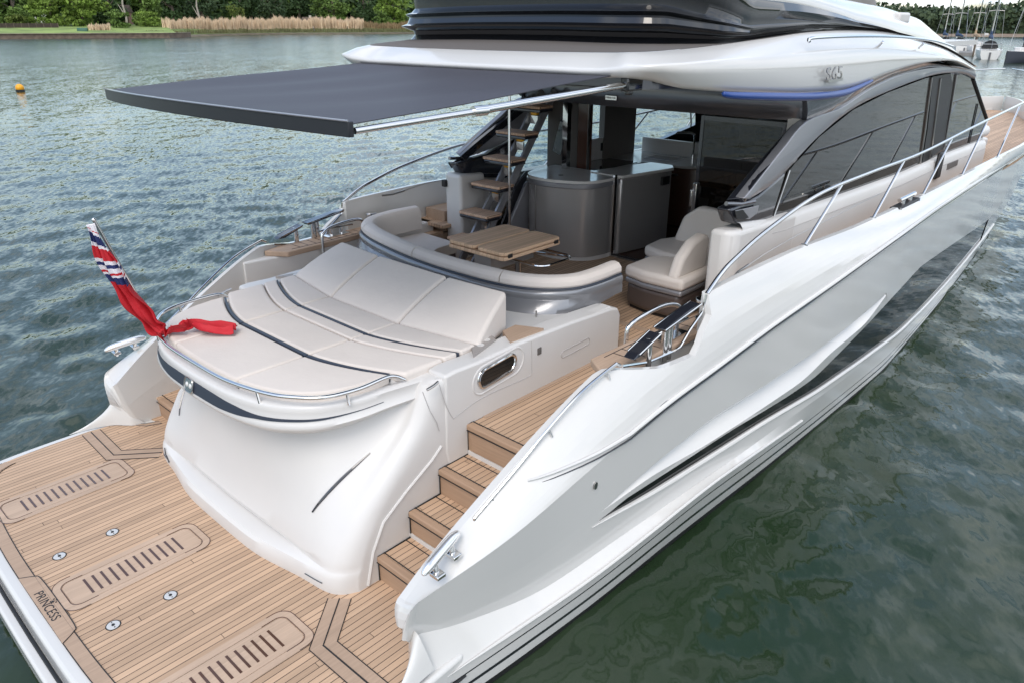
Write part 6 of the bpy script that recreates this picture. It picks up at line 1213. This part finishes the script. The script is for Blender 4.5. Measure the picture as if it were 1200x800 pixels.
# moored sailing boats
def sailboat(label, px, dist, L, hullm, coverm, az, mast, dark_hood=True, group='sailing yachts moored astern of the hill'):
    q = bear(px, dist); t = thing('sailing_yacht', label, 'sailing yacht', (q[0], q[1], 0), group); ca, sa = math.cos(az), math.sin(az)
    W_ = lambda v: (q[0]+v[0]*ca-v[1]*sa, q[1]+v[0]*sa+v[1]*ca, v[2])
    def B(name, mb, mat, par=t, **k): mb.v = [W_(v) for v in mb.v]; return mb.build(name, mat, par, **k)
    bw = L*.155; st = np.linspace(0, 1, 16); hw = bw*np.array([.72, .82, .9, .95, .98, 1, .99, .96, .92, .86, .78, .68, .55, .40, .22, .02]); yy = (st-.5)*L
    sheer = 1.15+.25*st**2
    m = MB(); rows = []
    for s in (1, -1): rows.append(None)
    prof = [(-1, 1.0), (-.97, .55), (-.82, .1), (-.5, -.3), (0, -.45), (.5, -.3), (.82, .1), (.97, .55), (1, 1.0)]
    rows = [[(hw[i]*a, yy[i], sheer[i]*b if b > 0 else b) for a, b in prof] for i in range(16)]; m.loft(rows); m.add([rows[0][k] for k in range(9)], [tuple(range(9))]); B('hull', m, hullm, smooth=50)
    m = MB(); m.loft([[(-hw[i], yy[i], sheer[i]) for i in range(16)], [(0, yy[i], sheer[i]+.06) for i in range(16)], [(hw[i], yy[i], sheer[i]) for i in range(16)]]); B('deck', m, white2, smooth=50)
    m = MB(); m.prism([(-bw*.6, -L*.12), (bw*.6, -L*.12), (bw*.5, L*.16), (bw*.2, L*.24), (-bw*.2, L*.24), (-bw*.5, L*.16)], 1.1, 1.75); cab = B('cabin', m, white2, bevel=.08)
    m = MB()
    for s in (1, -1): m.box((s*bw*.585-.02, -L*.08, 1.42), (s*bw*.585+.02, L*.1, 1.6))
    B('cabin_window', m, blackm, cab)
    if dark_hood:
        m = MB(); m.loft([[(bw*.62*math.cos(a), -L*.13+d_, 1.35+h_*math.sin(a)) for a in np.linspace(0, math.pi, 12)] for d_, h_ in ((-.35, .95), (.2, 1.0), (.8, .45))]); m.add([(bw*.60*math.cos(a), -L*.13-.34, 1.35+.93*math.sin(a)) for a in np.linspace(0, math.pi, 12)], [tuple(range(12))]); B('sprayhood', m, blackm, smooth=60)
    m = MB()
    for y_ in (-.46, -.30): m.tube([(-bw*.75, y_*L, 1.2), (-bw*.75, y_*L, 1.9), (bw*.75, y_*L, 1.9), (bw*.75, y_*L, 1.2)], .035, 5)
    m.tube([(-bw*.8, -L*.3, 1.85), (-bw*.95, 0, 1.9), (-bw*.6, L*.35, 1.95), (0, L*.5, 2.0)], .02, 5); m.tube([(bw*.8, -L*.3, 1.85), (bw*.95, 0, 1.9), (bw*.6, L*.35, 1.95), (0, L*.5, 2.0)], .02, 5); B('guard_rail', m, steel)
    if mast:
        my = L*.10; m = MB(); m.tube([(0, my, 1.2), (0, my-.25, 13.5)], [.11, .08], 8); ms = B('mast', m, chrome if mast == 'light' else blackm)
        m = MB()
        for z in (6, 10): m.tube([(-.9, my, z), (0, my, z+.1), (.9, my, z)], .04, 5)
        B('spreader', m, steel, ms)
        m = MB(); m.tube([(0, L*.49, 1.5), (0, my-.25, 13.3)], .02, 4); m.tube([(0, -L*.49, 1.4), (0, my-.25, 13.4)], .015, 4)
        for s in (1, -1): m.tube([(s*bw*.95, my-.3, 1.2), (s*.9, my, 6), (s*.9, my, 10), (0, my-.25, 13.4)], .018, 4)
        B('rigging', m, steel)
        m = MB(); m.tube([(0, my, 2.75), (0, my-.4, 2.78), (0, my-L*.2, 2.72), (0, my-L*.36, 2.6)], [.30, .28, .22, .12], 8); m.tube([(0, my, 2.5), (0, my, 3.9)], [.22, .12], 8); B('sail_cover', m, coverm)
    m = MB(); m.tube([(0, -L*.5-.05, .9), (0, -L*.5-.08, -.4)], .12, 6); B('rudder', m, graphite); return t
bluec = pm('canvas_blue', (.03, .055, .11), .75); tanc = pm('canvas_tan', (.40, .28, .17), .75); darkhull = pm('hull_dark_blue', (.035, .04, .055), .3); hullw = pm('hull_white_far', (.74, .73, .70), .35)
hd_ = math.atan2(ray(1166, 30)[1], ray(1166, 30)[0])-math.pi/2
sailboat('white sailing yacht stern-on with blue sail cover and black sprayhood', 1165, 128, 10.2, hullw, bluec, hd_+.06, 'light')
sailboat('dark hulled sailing yacht at the right edge with rolled blue sail', 1210, 116, 10.0, darkhull, bluec, hd_+math.pi-.42, 'dark', dark_hood=True)
sailboat('sailing yacht with blue boom cover just clear of the roof', 1126, 152, 11, hullw, bluec, hd_+.25, 'light')
sailboat('sailing yacht with tan canvas between the two white ones', 1147, 150, 10.5, hullw, tanc, hd_+.2, 'light', dark_hood=False)
sailboat('sailing yacht mostly hidden behind the motor yacht roof', 1110, 165, 11, hullw, bluec, hd_+.2, 'light')
q = bear(1139, 142); pn = thing('floating_pontoon', 'low grey floating pontoon between the moored sailing yachts', 'pontoon', (q[0], q[1], 0)); dd_ = ray(1141, 30)[:2]; dd_ /= np.linalg.norm(dd_); nd_ = np.array([dd_[1], -dd_[0]])
m = MB(); m.prism([tuple(q-nd_*.9-dd_*5), tuple(q+nd_*.9-dd_*5), tuple(q+nd_*.9+dd_*26), tuple(q-nd_*.9+dd_*26)], -.1, .45); m.build('deck', pm('pontoon_grey', (.22, .21, .20), .8, var=(1, .2)), pn)
for k in (-4, 8): m = MB(); c_ = q+dd_*k+nd_*1.0; m.tube([(c_[0], c_[1], -.5), (c_[0], c_[1], 2.6)], .14, 10); m.build('pile', bark, pn)
q = bear(1155, 135); m = MB(); m.tube([(q[0], q[1], -.3), (q[0]+.1, q[1], 3.2)], .035, 6); m.ball((q[0]+.1, q[1], 3.2), .06, 6, 4); fp = m.build('marker_pole', steel, None); tag(fp, 'thin pole with a small white pennant beside the stern-on sailing yacht', 'pole'); m = MB(); f_ = np.array([_r[0], _r[1], 0]); b0 = np.array((q[0]+.1, q[1], 2.85)); m.panel([[b0, b0+f_*.3+np.array([0, 0, .04]), b0+f_*.6], [b0+np.array([0, 0, .3]), b0+f_*.3+np.array([0, 0, .33]), b0+f_*.6+np.array([0, 0, .28])]], (0, .01, 0)); m.build('pennant', white2, fp)
bpy.context.view_layer.update()
